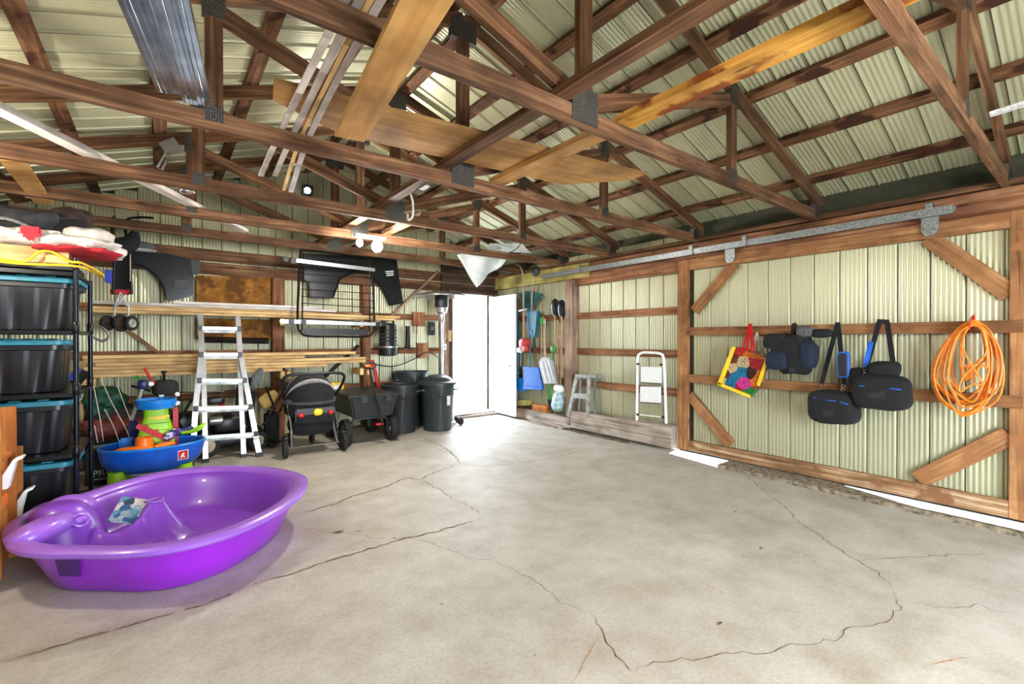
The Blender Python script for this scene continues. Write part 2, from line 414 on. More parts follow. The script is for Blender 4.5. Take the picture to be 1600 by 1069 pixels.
def ribbon(pix, wd, name='crack', mat='crack', jag=.012, parent=floor, seg=9, z=.0015, seed=1):
    r = random.Random(seed); P = [qZ(u, v, 0) for u, v in pix]; pts = []
    for a, b in zip(P[:-1], P[1:]):
        n = max(2, int((b-a).length/.035)); d = (b-a).normalized(); s = V(-d.y, d.x, 0)
        for k in range(n): pts.append(a.lerp(b, k/n)+s*r.uniform(-jag, jag))
    pts.append(P[-1]); m = M(); vs = []
    for i, p in enumerate(pts):
        d = (pts[min(i+1, len(pts)-1)]-pts[max(i-1, 0)]); d.normalize(); s = V(-d.y, d.x, 0)
        e = min(1, i/3, (len(pts)-1-i)/3); ww = wd*r.uniform(.45, 1.2)*max(.15, e)
        for k in (-1, 1):
            q = p+s*ww/2*k; vs.append(V(q.x, q.y, fz(q.x, q.y)+lip(q.x, q.y)+z))
    m.add(vs, [(2*i, 2*i+1, 2*i+3, 2*i+2) for i in range(len(pts)-1)]); m.build(name, mat, parent)
S = lambda L, ox, oy, k: [(ox+x/k, oy+y/k) for x, y in L]
k1 = 1600/600
ribbon(S([(170, 330), (260, 308), (340, 285), (400, 255), (460, 242), (540, 215), (600, 190), (635, 180), (680, 188), (740, 160), (800, 140), (850, 122)], 400, 680, k1), .014, seed=2)
ribbon(S([(850, 122), (835, 95), (800, 62), (760, 40), (725, 25), (690, 5)], 400, 680, k1), .013, seed=3)
ribbon(S([(850, 122), (900, 128), (960, 132), (1050, 122), (1150, 108), (1240, 95), (1310, 76), (1420, 58)], 400, 680, k1), .008, seed=4)
ribbon(S([(680, 190), (760, 225), (820, 265), (870, 290), (930, 320), (950, 340)], 400, 680, k1), .008, 'crack', 'crack', seed=5)
ribbon(S([(150, 385), (300, 405), (380, 412), (480, 428), (590, 440), (650, 436), (740, 458), (820, 488), (900, 518), (1000, 530), (1080, 572), (1150, 598), (1210, 645), (1270, 700), (1400, 745)], 400, 680, k1), .0035, seed=6)
ribbon(S([(1400, 745), (1415, 765), (1440, 810), (1470, 870), (1510, 925), (1560, 975), (1580, 990)], 400, 680, k1), .006, seed=7)
ribbon(S([(1580, 990), (1620, 965), (1700, 945), (1860, 940), (1950, 912), (2120, 912), (2200, 885), (2350, 868), (2440, 852), (2465, 805), (2580, 800), (2635, 785), (2650, 745), (2690, 735), (2680, 690), (2660, 650)], 400, 680, k1), .005, seed=8)
ribbon(S([(1060, 650), (1030, 610), (990, 575), (940, 540), (880, 510), (800, 455), (715, 395), (640, 345), (630, 320), (590, 290), (530, 245), (500, 220), (470, 190), (430, 165), (412, 130)], 1000, 680, k1), .0055, seed=9)
ribbon(S([(1100, 690), (1200, 712), (1320, 728), (1420, 705), (1500, 745), (1600, 752)], 1000, 680, k1), .004, seed=10)
ribbon(S([(910, 522), (1030, 515), (1170, 508), (1390, 498), (1460, 494)], 1000, 680, k1), .005, seed=11)
ribbon(S([(-400, 965), (-300, 930), (-150, 880), (0, 625), (90, 605), (190, 570), (360, 515), (520, 468), (610, 440), (760, 408), (880, 370), (950, 345)][3:], 400, 680, k1), .014, seed=12, jag=.01)
ribbon([(u, v) for u, v in ((0, 1042), (50, 1028), (100, 1010), (190, 985), (260, 965), (320, 948), (400, 915))], .012, seed=13, jag=.01)
ribbon(S([(1430, 840), (1390, 910), (1350, 990), (1325, 1037)], 400, 680, k1), .005, 'rust_streak', 'rust_streak', .003, seed=14)
ribbon(S([(1200, 965), (1300, 943), (1390, 930)], 1000, 680, k1), .007, 'rust_streak', 'rust_streak', .003, seed=15)
ribbon(S([(845, 378), (930, 400), (1060, 440)], 1000, 680, k1), .005, 'rust_streak', 'rust_streak', .002, seed=16)
ribbon(S([(200, 590), (290, 630), (400, 685)], 1000, 680, k1), .004, 'rust_streak', 'rust_streak', .002, seed=17)
m = M()
for u, v, ln in ((528, 832, .1), (340, 830, .03), (560, 831, .04), (1150, 800, .05), (1190, 858, .05), (1125, 976, .06), (690, 946, .03), (460, 718, .08)):
    c = qZ(u, v, .004); r = random.Random(u); n = 7
    m.add([V(c.x+ln*.5*math.cos(i*.9)*r.uniform(.5, 1), c.y+ln*.2*math.sin(i*.9)*r.uniform(.5, 1), .006) for i in range(n)], [tuple(range(n))])
m.build('debris_flakes', 'crack', floor, kind='stuff')
# ground outside, curb under the sliding door, threshold of the person door
M().add([(-12, -12, -.17), (25, -12, -.17), (25, 30, -.17), (-12, 30, -.17)], [(0, 1, 2, 3)]).build('ground', 'ground', kind='structure')
m = M(); n = 40
pts = []
for i in range(n+1):
    y = -2.3+(2.38+2.3)*i/n; r = noise.noise(V(y*5, 0, 0)); pts.append((4.375+.012*r, y, .036+.006*r))
CO = lambda y: 4.43+.25*max(0, min(1, (y-.9)/.7))
vs = []
for p in pts: vs += [V(p[0], p[1], -.16), V(p[0]+.004, p[1], p[2]), V(CO(p[1]), p[1], p[2]), V(CO(p[1]), p[1], -.16)]
m.add(vs, [(4*i+k, 4*i+k+1, 4*i+k+5, 4*i+k+4) for i in range(n) for k in range(3)]+[(4*n, 4*n+1, 4*n+2, 4*n+3)])
m.build('trim_1', 'curb', kind='structure')
m = M(); m.box((3.70, 6.34, 0), (4.55, 6.40, .035)); m.box((3.70, 6.40, 0), (4.55, 6.75, .06)); m.build('trim_2', 'sill_wood', kind='structure')
# ---- ribbed sheet panels
PW = .2
def panel_mesh(name, flutes=6, amp=.005):
    pr = [(0, -.012), (.005, -.012), (.009, 0)]; a, b = .012, PW-.003
    n = flutes*6
    for i in range(n+1):
        x = a+(b-a)*i/n; pr.append((x, amp*(1-math.cos(2*math.pi*flutes*i/n))/2))
    pr += [(PW-.001, -.012), (PW, -.012)]
    me = bpy.data.meshes.new(name); vs = [(x, y, z) for y in (0, 1) for x, z in pr]; k = len(pr)
    me.from_pydata(vs, [], [(i, i+1, k+i+1, k+i) for i in range(k-1)]); me.materials.append(MATS['green_sheet'])
    for i, p in enumerate(me.polygons):
        p.use_smooth = 3 <= i < k-3
        if i < 1 or i > k-3: p.material_index = 1
    me.materials.append(MATS['seam_dark'])
    return me
PM = panel_mesh('sheet_panel')
def panel(parent, o, across, along, length, wd=PW):   # across x along = face normal
    A = Vector(across).normalized(); B = Vector(along).normalized(); N = A.cross(B)
    ob = bpy.data.objects.new('sheet_panel', PM); COL.objects.link(ob); ob.parent = parent
    mt = Matrix((A*(wd/PW), B*length, N)).transposed().to_4x4(); mt.translation = Vector(o)
    ob.matrix_local = mt; return ob
def backing(name, boxes):
    m = M()
    for lo, hi in boxes: m.box(lo, hi)
    return m.build(name, 'seam_dark', kind='structure')
# right wall (opening behind the sliding door from Y .34 to 2.9)
WR = backing('wall_right', [((XR+.02, 3.02, .0), (XR+.04, YB+.04, 2.5)), ((XR+.02, -2.3, -.05), (XR+.04, .25, 2.5)), ((XR+.02, .25, 2.16), (XR+.04, 3.02, 2.5))])
y = YB
while y > 2.95: panel(WR, (XR, y, .03), (0, -1, 0), (0, 0, 1), 2.44); y -= PW
# back wall with the person door opening
DX0, DX1, DZ = 3.80, 4.56, 2.06
WB = backing('wall_back', [((-1.45, YB+.02, -.2), (DX0, YB+.04, 2.4)), ((DX1, YB+.02, -.2), (XR+.04, YB+.04, 2.4)), ((DX0, YB+.02, DZ), (DX1, YB+.04, 2.4))])
mb = M(); mb.add([(-1.45, YB+.03, 2.4), (XR+.1, YB+.03, 2.4), (XR+.1, YB+.03, roof_z(XR)+.1), (RX, YB+.03, RZ+.1), (-1.45, YB+.03, roof_z(-1.45)+.1)], [(0, 1, 2, 3, 4)]); mb.build('gable_backing', 'seam_dark', WB)
x = -1.4
while x < XR-.05:
    lo = DZ+.02 if DX0-.12 < x < DX1-.02 else .03
    top = min(roof_z(x), roof_z(x+PW))+.07
    panel(WB, (x, YB, lo), (1, 0, 0), (0, 0, 1), top-lo, min(PW, XR-x)); x += PW
WL = backing('wall_left', [((-1.47, -2.3, 0), (-1.45, YB+.04, 2.55))])
y = 3.0
while y < YB: panel(WL, (-1.43, y, .03), (0, 1, 0), (0, 0, 1), 2.5); y += PW
backing('wall_front', [((-1.47, -2.32, -.2), (.4, -2.3, 2.5)), ((3.2, -2.32, -.2), (XR+.04, -2.3, 2.5)), ((-1.47, -2.32, 2.05), (XR+.04, -2.3, 3.65))])  # unseen opening is assumed, sized for the daylight it lets in
# roof
mb = M()
for sx, xe in ((1, 5.05), (-1, -1.68)):
    zz = roof_z(xe)+.075
    mb.add([(RX, -2.35, RZ+.075), (RX, 6.9, RZ+.075), (xe, 6.9, zz), (xe, -2.35, zz)], [(0, 1, 2, 3) if sx < 0 else (3, 2, 1, 0)])
CE = mb.build('ceiling', 'seam_dark', kind='structure')
sl = math.hypot(1, .33)
y = -.6
while y < 6.7:
    panel(CE, (5.04, y, roof_z(5.04)+.048), (0, 1, 0), (-1, 0, .33), (5.04-RX)*sl)
    panel(CE, (-1.66, y+PW, roof_z(-1.66)+.048), (0, -1, 0), (1, 0, .33), (RX+1.66)*sl)
    y += PW
px = [4.475, 3.93, 3.385, 2.84, 2.295, 1.79, 1.59, 1.12, .55, 0, -.54, -1.1]
for x in px:
    m = M(); s = -1 if x > RX else 1
    m.beam((x, -.9, roof_z(x)+.022), (x, 6.62, roof_z(x)+.022), .089, .038, up=(-s*.33, 0, 1)); m.build('purlin', 'purlin_wood', CE)
# ---- wall framing
def part(mobj, name, mat, parent, **k): return mobj.build(name, mat, parent, **k)
for zc in (1.607, 1.106, .657):
    part(M().beam((4.735, 3.02, zc), (4.735, 4.65, zc), .04, .089), 'girt', 'girt_wood', WR)
    part(M().beam((4.735, 4.79, zc), (4.735, 6.6, zc), .04, .089), 'girt', 'girt_wood', WR)
part(M().box((4.62, 4.65, .17), (4.755, 4.79, 2.12)), 'post', 'post_wood', WR)
for zc in (1.622, 1.10, .60):
    part(M().beam((-1.4, 6.64, zc), (3.60, 6.64, zc), .035, .089), 'girt', 'girt_wood', WB)
part(M().beam((-1.4, 6.635, 2.29), (3.60, 6.635, 2.29), .045, .14), 'wall_plate', 'truss_wood', WB)
part(M().beam((-1.4, 6.63, 2.13), (3.60, 6.63, 2.13), .045, .14), 'wall_plate', 'truss_wood', WB)
for i, zc in enumerate((2.13, 2.28, 2.43)):
    part(M().beam((3.62, 6.62, zc), (4.72, 6.62, zc), .05, .135), 'header_board', 'dark_wood', WB)
for a, b in ((3.585, 3.70), (DX1+.015, DX1+.12)): part(M().box((a, 6.52, .02), (b, 6.655, 2.06)), 'door_post', 'post_wood', WB)
part(M().box((3.72, 6.56, .06), (3.80, 6.655, 2.06)), 'door_jamb', 'dark_wood', WB)
part(M().box((3.70, 6.50, 2.03), (DX1+.03, 6.655, 2.075)), 'door_head', 'dark_wood', WB)
for u, w_ in ((434, .14), (571, .11)):
    a = qY(u, 500, 6.56); part(M().box((a.x-w_/2, 6.50, .03), (a.x+w_/2, 6.62, 2.06)), 'post', 'girt_wood', WB)
part(M().box((1.0, 6.50, .03), (1.0, 6.5, .03)) if 0 else M().beam(qY(566, 537, 6.58), qY(684, 424, 6.58), .03, .07, up=(0, 1, 0)), 'diagonal_brace', 'post_wood', WB)
part(M().beam(qY(170, 495, 6.6), qY(262, 562, 6.6), .035, .09, up=(0, 1, 0)), 'diagonal_brace', 'girt_wood', WB)
part(M().beam(qY(498, 598, 6.6), qY(560, 540, 6.6), .035, .07, up=(0, 1, 0)), 'diagonal_brace', 'dark_wood', WB)
part(M().box((3.10, 6.56, 1.48), (3.30, 6.60, 1.70)), 'gusset_board', 'girt_wood', WB)
part(M().box((3.18, 6.56, .98), (3.36, 6.60, 1.22)), 'gusset_board', 'girt_wood', WB)
# header beams on the right wall
part(M().beam((4.70, -2.3, 2.235), (4.70, 4.35, 2.235), .05, .19), 'header_beam', 'girt_wood', WR)
part(M().beam((4.69, 4.36, 2.235), (4.69, 6.58, 2.235), .06, .20), 'header_beam', 'treated', WR)
part(M().beam((4.70, -2.3, 2.36), (4.70, 6.58, 2.36), .12, .04), 'wall_plate', 'truss_wood', WR)
part(M().beam((4.69, 2.98, 2.09), (4.69, 4.64, 2.09), .045, .11), 'header_beam', 'girt_wood', WR)
m = M(); m.box((4.80, -2.3, 2.3), (4.84, 6.7, 2.62)); m.box((-1.5, -2.3, 2.3), (-1.46, 6.7, 2.62)); m.build('eave_light_seal', 'seam_dark', WR, kind='stuff')  # dark strips added to seal eave light leaks and stand for the shade
m = M(); m.box((4.60, 4.64, 0), (4.62, 4.64, 0)) if 0 else None
# sill boards at the foot of the right wall
part(M().box((4.57, 3.02, .04), (4.72, 4.64, .283)), 'sill_board', 'sill_wood', WR, bev=.006)
part(M().box((4.56, 4.64, .02), (4.72, 5.6, .17)), 'sill_board', 'sill_wood', WR, bev=.006)
part(M().box((4.58, 5.6, .02), (4.72, 6.5, .17)), 'sill_board', 'post_wood', WR, bev=.006)
part(M().box((4.50, 4.75, .0), (4.56, 5.45, .05)), 'sill_board', 'sill_wood', WR, bev=.003)
m = M(); r = random.Random(5)
for i in range(260):
    y = r.uniform(3.6, 4.9); x = 4.53+abs(r.gauss(0, .03)); s = r.uniform(.004, .012); m.obox((x, y, fz(x, y)+.006), V(s*1.6, s, 0), V(-s*.4, s*.8, 0), V(0, 0, .003))
m.build('leaf_litter', 'crack', floor, kind='stuff')
# ---- trusses
TR = {.46: 'roof truss cut by the upper right corner, steep chord over the sliding door', 1.62: 'roof truss whose wide chord crosses the top centre with a big gusset plate',
      2.78: 'roof truss second from the ceiling centre plate, under the wide pine board', 3.95: 'roof truss meeting the right wall at the left end of the sliding door',
      4.87: 'roof truss that carries the bright shop bulbs', 5.75: 'roof truss nearest the back wall, behind the bulbs'}
for Y, lab in TR.items():
    t = thing('roof_truss', lab, 'roof truss', (RX, Y, 2.33), 'wooden roof trusses')
    part(M().beam((-1.3, Y, 2.375), (4.72, Y, 2.375), .038, .089), 'bottom_chord', 'truss_wood', t)
    zo = lambda x: roof_z(x)-.047
    part(M().beam((4.86, Y, zo(4.86)), (RX, Y, zo(RX)), .038, .089), 'top_chord', 'truss_wood', t)
    part(M().beam((-1.48, Y, zo(-1.48)), (RX, Y, zo(RX)), .038, .089), 'top_chord', 'truss_wood', t)
    part(M().beam((RX, Y, 2.42), (RX, Y, 3.44), .038, .089, up=(1, 0, 0)), 'king_post', 'truss_wood', t)
    for s in (-1, 1):
        xq = RX+s*1.47; part(M().beam((xq, Y, 2.42), (xq, Y, zo(xq)-.04), .036, .078, up=(1, 0, 0)), 'queen_post', 'truss_wood', t)
        part(M().beam((RX+s*.06, Y, 2.47), (xq-s*.03, Y, zo(xq)-.09), .037, .085), 'diagonal_web', 'truss_wood', t)
        part(M().box((xq-.05, Y-.023, zo(xq)-.12), (xq+.05, Y+.023, zo(xq)+.02)), 'gusset_plate', 'gusset', t)
        part(M().box((xq-.04, Y-.022, 2.37), (xq+.04, Y+.022, 2.45)), 'gusset_plate', 'gusset', t)
        part(M().box((4.58 if s > 0 else -1.30, Y-.022, 2.36), (4.70 if s > 0 else -1.2, Y+.022, 2.47)), 'gusset_plate', 'gusset', t)
    part(M().box((RX-.10, Y-.024, 2.345), (RX+.08, Y+.024, 2.52)), 'gusset_plate', 'gusset', t)
    part(M().box((RX-.10, Y-.024, 3.36), (RX+.10, Y+.024, 3.50)), 'gusset_plate', 'gusset', t)
# ---- sliding door
m = M(); m.box((4.70, .36, .06), (4.71, 2.93, 2.12)); D1 = m.build('door_1', 'seam_dark', kind='structure')
y = 2.83
while y > .38:
    panel(D1, (4.685, y, .10), (0, -1, 0), (0, 0, 1), 2.0, min(PW, y-.38+.02)); y -= .197
XD = 4.64
part(M().beam((XD, 2.915, .046), (XD, 2.915, 2.149), .04, .13, up=(0, 1, 0)), 'stile', 'door_wood', D1, bev=.003)
part(M().beam((XD, .36, .046), (XD, .36, 2.149), .04, .15, up=(0, 1, 0)), 'stile', 'door_wood', D1, bev=.003)
part(M().beam((XD, .435, 2.092), (XD, 2.85, 2.092), .04, .113), 'rail', 'door_wood', D1, bev=.003)
part(M().beam((XD, .435, .105), (XD, 2.85, .105), .04, .118), 'rail', 'rail_worn', D1, bev=.003)
part(M().box((4.655, .36, .022), (4.665, 2.98, .05)), 'rubber_seal', 'rubber', D1)
for zc in (1.361, .845):
    part(M().beam((XD-.012, .37, zc), (XD-.012, 2.87, zc), .04, .087), 'rail', 'door_wood', D1, bev=.003)
for a, b in (((1085, 486), (1148, 412)), ((1078, 617), (1142, 695)), ((1450, 372), (1580, 460)), ((1436, 750), (1580, 680))):
    part(M().beam(qX(*a, 4.645), qX(*b, 4.645), .036, .115 if a[0] > 1300 else .10, up=(1, 0, 0)).__class__() if 0 else M().beam(qX(*a, 4.655), qX(*b, 4.655), .12 if a[0] > 1300 else .105, .04, up=(1, 0, 0)), 'brace', 'door_wood', D1, bev=.002)
m = M()
for y in (2.5, 1.9, 1.45, 1.0):
    m.tube([(4.605, y, 1.385), (4.575, y, 1.382), (4.565, y, 1.395)], .003, 6)
m.build('hook', 'steel', D1)
# track and hangers
T = thing('sliding_door_track', 'galvanised round sliding door track along the right wall header', 'door track', (4.58, 3.5, 2.22))
a, b = (4.58, .70, 2.222), (4.58, 5.25, 2.222)
m = M(); m.box((4.555, .70, 2.192), (4.607, 5.25, 2.252)); m.build('rail', 'galv', T, bev=.012)
for u in (1163, 1451, 1080, 905):
    y = qX(u, 350, 4.56).y; m = M(); m.box((4.545, y-.02, 2.19), (4.55, y+.02, 2.29)); m.box((4.545, y-.02, 2.285), (4.67, y+.02, 2.29)); m.build('bracket', 'galv', T)
for i, u in enumerate((1140, 1452)):
    y = qX(u, 350, 4.60).y
    h = thing('door_hanger', ('galvanised hanger plate on the left end of the sliding door top', 'galvanised hanger plate on the right end of the sliding door top')[i], 'hanger', (4.6, y, 2.05))
    M().prism([(4.598, y-.05, 2.19), (4.598, y+.05, 2.19), (4.598, y+.05, 2.09), (4.598, y+.025, 2.055), (4.598, y-.025, 2.055), (4.598, y-.05, 2.09)], (.01, 0, 0)).build('plate', 'galv', h)
    for k in (-1, 1): M().lathe((4.597, y+k*.022, 2.10), [(.008, 0), (.008, .006), (0, .007)], 8, (-1, 0, 0)).build('bolt', 'steel', h)
# person door leaf
hg, fr = V(DX1-.0, 6.52, 0), V(4.505, 5.80, 0); d = (fr-hg).normalized(); nrm = V(-d.y, d.x, 0)
m = M(); m.obox((hg+fr)/2+V(0, 0, 1.02), d*((fr-hg).length/2), V(0, 0, .98), nrm*.02); D2 = m.build('door_2', 'door_white', kind='structure', bev=.003)
for s in (-1, 1):
    c = fr-d*.06+V(0, 0, .86); m = M(); m.lathe(c+nrm*s*.02, [(.026, 0), (.026, .006), (.011, .01), (.011, .03), (.026, .04), (.028, .055), (.018, .066), (0, .068)], 16, nrm*s); m.build('knob', 'chrome', D2, smooth=True)
m = M(); m.box((4.4, 0, 0), (4.4, 0, 0)) if 0 else None
# ============================================================= OVERHEAD LUMBER
def slab(name, pts, th, mat, label, cat, group=None, up=True):
    m = M(); m.prism(pts, (0, 0, th)); return m.build(name, mat, None, label=label, cat=cat, group=group)
def stick(name, a, b, w_, h_, mat, label, cat, group=None, up=(0, 0, 1)):
    return M().beam(a, b, w_, h_, up=up).build(name, mat, None, label=label, cat=cat, group=group)
stick('runner_board', (1.52, -1.2, 2.44), (1.52, 2.72, 2.44), .085, .038, 'truss_wood', 'old brown runner board lying on the chords left of the yellow flaking one', 'board')
stick('runner_board', (1.53, 2.76, 2.44), (1.53, 6.0, 2.44), .085, .038, 'truss_wood', 'old runner board on the far chords, with the white cable beside it', 'board')
stick('runner_board', (1.985, -1.2, 2.44), (1.985, 1.60, 2.44), .13, .038, 'flaky_pine', 'yellow runner board with flaking brown bark edge at top centre', 'board')
stick('runner_board', (1.985, 1.60, 2.4395), (1.985, 2.80, 2.4395), .12, .036, 'plank_pine', 'pale runner board reaching over the wide pine board to the second truss', 'board')
stick('runner_board', (1.97, 3.9, 2.44), (1.97, 6.0, 2.44), .085, .038, 'purlin_wood', 'dark runner board on the far chords right of the shop bulbs', 'board')
slab('wide_board', [(.42, 2.36, 2.463), (2.79, 2.06, 2.463), (2.80, 2.2, 2.463), (2.47, 2.58, 2.463), (.85, 2.735, 2.463), (.45, 2.55, 2.463)], .02, 'plank_pine', 'wide knotty pine board with clipped ends laid across the runner boards', 'board')
m = M(); a0, a1, b1, b0 = V(.705, 2.40, 2.30), V(.847, 2.375, 2.30), V(.655, .72, 2.30), V(.513, .745, 2.30)
dv = (b0-a0).normalized(); sv = (a1-a0)
m.obox((a0+a1+b0+b1)/4+V(0, 0, .011), (a0-b0)/2, sv/2, V(0, 0, .012)); m.build('wide_board', 'yellow_pine', None, label='smooth yellow edge-glued pine board slung under the nearest full truss chord', cat='board')
m = M(); m.beam((-1.25, 2.43, 2.44), (.72, 5.67, 2.44), .085, .035); m.build('diagonal_lath', 'pale_trim', None, label='pale diagonal brace laid flat over the chords at upper left', cat='board')
# galvanised studs on the chords
for i, (ax_, bx_) in enumerate(((-.30, .022), (-.245, .082), (-.17, .125), (-.115, .182))):
    y0_, y1_ = .9, 2.80-(.05 if i in (0, 1) else .0)
    A = V(ax_+(.02 if i < 2 else 0), y0_, 2.445+.012*(i % 2)); B = V(bx_, y1_, 2.445+.012*(i % 2)); d = (B-A).normalized(); s = V(d.y, -d.x, 0)*.029; up = V(0, 0, 1)
    m = M(); t_ = .0012; pf = [(-1, .03), (-1, 0), (-.45, 0), (-.35, .004), (-.2, 0), (.2, 0), (.35, .004), (.45, 0), (1, 0), (1, .03)]
    vs = [P+s*q+up*z for P in (A, B) for q, z in pf]; k = len(pf)
    m.add(vs, [(j, j+1, k+j+1, k+j) for j in range(k-1)])
    o = m.build('metal_stud', 'stud_metal', None, label=('leftmost galvanised steel stud over the chords at upper left', 'galvanised steel stud second from left over the chords', 'galvanised steel stud third from left, next to the rightmost one', 'rightmost galvanised stud, reaching lowest over the second chord')[i], cat='metal stud', group='steel studs on the trusses')
    md = o.modifiers.new('s', 'SOLIDIFY'); md.thickness = t_
# white trim strips
for i, (u1, v1, u0, x0, mat) in enumerate(((408, 275, 0, .505, 'pale_trim'), (430, 275, 0, .545, 'pale_trim'), (444, 297, 0, .575, 'pine'), (455, 300, 0, .605, 'pale_trim'))):
    far = qY(u1, v1, 3.5); P = spline([V(x0-.01, .9, 2.45), V(x0, 1.62, 2.43), V((x0+far.x)/2+.01, 2.78, 2.428), far], 5); m = M()
    for a, b in zip(P[:-1], P[1:]): m.beam(a, b+(b-a)*.02, .03 if i != 2 else .02, .009)
    m.build('trim_strip', mat, None, label=['thin white trim strip, leftmost of the bundle hanging past the second truss', 'white trim strip hanging second from left in the bundle', 'bare wooden lath among the hanging white trim strips', 'white trim strip, rightmost of the hanging bundle'][i], cat='trim strip', group='trim strips over the trusses')
m = M(); a, b = qZ(0, 262, 2.40), qZ(72, 318, 2.40)
m = M(); m.prism([qY(0, 252, 4.2), qY(42, 252, 4.2), qY(85, 320, 5.1)+V(0, 0, 0), qY(55, 318, 5.1)], (0, 0, .012)); m.build('scrap_board', 'plank_pine', None, label='short bare chipboard scrap tilted over the black totes at far left', cat='board')
# ============================================================= CEILING FIXTURES
t = thing('shop_light', 'twin bright bulbs glowing under the truss in the middle', 'lamp', (1.72, 4.62, 2.33))
M().box((1.55, 4.58, 2.305), (1.86, 4.66, 2.33)).build('base', 'white_paint', t)
for x, rr in ((1.60, .034), (1.78, .055)):
    M().lathe((x, 4.62, 2.30), [(.018, 0), (.018, -.03), (.012, -.035)], 12).build('socket', 'white_paint', t)
    M().blob((x, 4.62, 2.265-rr*.6), (rr*2, rr*2, rr*2.2), e=1).build('bulb', 'bulb', t, smooth=True)
t = thing('junction_box', 'metal junction box with an open white outlet on the runner board', 'electrical box', (1.72, 3.55, 2.42))
c = qY(655, 290, 3.3); m = M(); m.box(c+V(-.03, -.03, .0), c+V(.05, .05, .09)); m.build('box', 'galv', t)
M().box(c+V(-.01, -.05, -.012), c+V(.07, .06, -.001)).build('outlet', 'white_paint', t)
P = spline([qY(639, 296, 3.4), qY(645, 315, 3.4), qY(645, 338, 3.45), qY(638, 344, 3.45), qY(637, 335, 3.5)], 5)
M().tube(P, .009, 8).build('hanging_cable', 'cable_white', None, smooth=True, label='white cable end hanging from the junction box', cat='cable')
t = thing('reflector_lamp', 'small silver lamp hanging at left under the third truss', 'lamp', qY(292, 297, 4.6))
c = qY(292, 299, 4.6); M().blob(c, (.13, .08, .05), e=1).build('shade', 'chrome', t, smooth=True); M().tube(spline([qY(262, 298, 4.6), qY(275, 294, 4.6), qY(284, 297, 4.6)], 4), .006).build('arm', 'chrome', t)
t = thing('ceiling_bracket', 'dark rusty pulley bracket on the truss at upper left', 'bracket', qY(265, 235, 3.9))
m = M(); c = qY(268, 230, 3.9); m.obox(c, V(.04, 0, .03), V(-.025, 0, .035), V(0, .015, 0)); m.build('plate', 'steel', t)
M().tube([qY(262, 237, 3.88), qY(247, 262, 3.88), qY(254, 266, 3.88), qY(262, 250, 3.88)], .008).build('hook', 'steel', t)
t = thing('yard_light', 'small cool-white bulb glowing high on the back gable', 'lamp', qY(481, 298, 6.5))
M().blob(qY(481, 298, 6.5), (.08, .06, .08), e=1).build('bulb', 'small_bulb', t, smooth=True); M().box(qY(481, 298, 6.55)+V(-.05, 0, -.05), qY(481, 298, 6.64)+V(.05, 0, .05)).build('base', 'black_plastic', t)
# hanging plastic sheet
m = M(); n = 14
A, B, C_, D_ = qY(714, 399, 5.15), qY(800, 383, 5.0), qY(745, 447, 5.55), qY(787, 410, 5.3)
for j in range(n+1):
    for i in range(n+1):
        a, b = i/n, j/n; p = A.lerp(B, a)*(1-b)+(A.lerp(C_, .98)*(1-a)+D_*a)*b if 0 else (A.lerp(B, a)).lerp(C_.lerp(D_, a), b)
        p += V(0, .03*math.sin(a*9+b*3), .02*math.sin(a*7+b*5)); m.v.append(p)
for j in range(n):
    for i in range(n):
        q = j*(n+1)+i; m.f.append([q, q+1, q+n+2, q+n+1]); m.uv.append(None); m.mi.append(0)
o = m.build('plastic_sheet', 'plastic_sheet', None, smooth=True, label='torn white plastic sheet drooping from the trusses above the open door', cat='plastic sheet')
o.modifiers.new('s', 'SOLIDIFY').thickness = .002
m = M(); A, B, C_, D_ = qY(765, 381, 5.02), qY(815, 381, 4.95), qY(760, 392, 5.2), qY(830, 396, 5.0)
m.prism([A, B, D_, C_], (0, .004, .004)); m.build('plastic_sheet', 'plastic_sheet', None, label='white plastic sheet piece lying over the chord above the door', cat='plastic sheet')
P = spline([qY(808, 372, 4.85), qY(814, 380, 4.85), qY(808, 388, 4.85), qY(797, 396, 4.85), qY(797, 402, 4.85)], 5)
M().tube(P, .006).build('bent_wire_hook', 'cable_black', None, label='dark bent wire hanging below the truss above the white sheet', cat='hook')
# ============================================================= LUMBER RACK ON THE BACK WALL
for u, us in ((434, (440, 450)), (571, (563, 574)), (128, (131, 145))):
    for y0v, zt in ((0, 1.53), (1, .885)):
        if u == 128 and y0v == 0: continue
        for q_, uu in enumerate(us if y0v else us[:1]):
            x = qY(uu, 500, 6.2).x; wh = {434: 'the post behind the stroller', 571: 'the post behind the garden cart', 128: 'the pine post by the rack'}[u]
            stick('lumber_bracket', (x, 6.50, zt-.045), (x, 6.14, zt-.045), .045, .085, 'pine', ('pine arm on %s under the upper lumber stack' if not y0v else ('left', 'right')[q_]+' pine arm on %s under the lower lumber stack') % wh, 'bracket', 'pine arms under the lumber')
X0 = -.55
def bx(u, y=6.3): return qY(u, 500, y).x
z = 1.537
for i, (u0, u1, y, th, w_, mat) in enumerate(((145, 612, 6.20, .034, .085, 'pine'), (145, 619, 6.20, .034, .085, 'pine'), (200, 560, 6.20, .02, .085, 'pine'), (145, 520, 6.20, .034, .085, 'pale_trim'), (270, 500, 6.20, .030, .085, 'pale_trim'))):
    z += th
    for k in range(2):
        o = M(); o.box((bx(u0)+.02*k, y-w_/2+.105*k+(i%3)*.006, z-th+.004), (bx(u1)-.05*k, y+w_/2+.105*k+(i%3)*.006, z)); wd = ('bottom', 'second', 'third', 'fourth', 'topmost')[i]
        o.build('lumber_board', mat, None, bev=.002, group='boards on the upper lumber rack', cat='board', label=('%s front ' if not k else 'hidden rear %s ') % wd+('pale primed board' if mat == 'pale_trim' else 'raw pine board')+' of the upper lumber stack')
z = .885
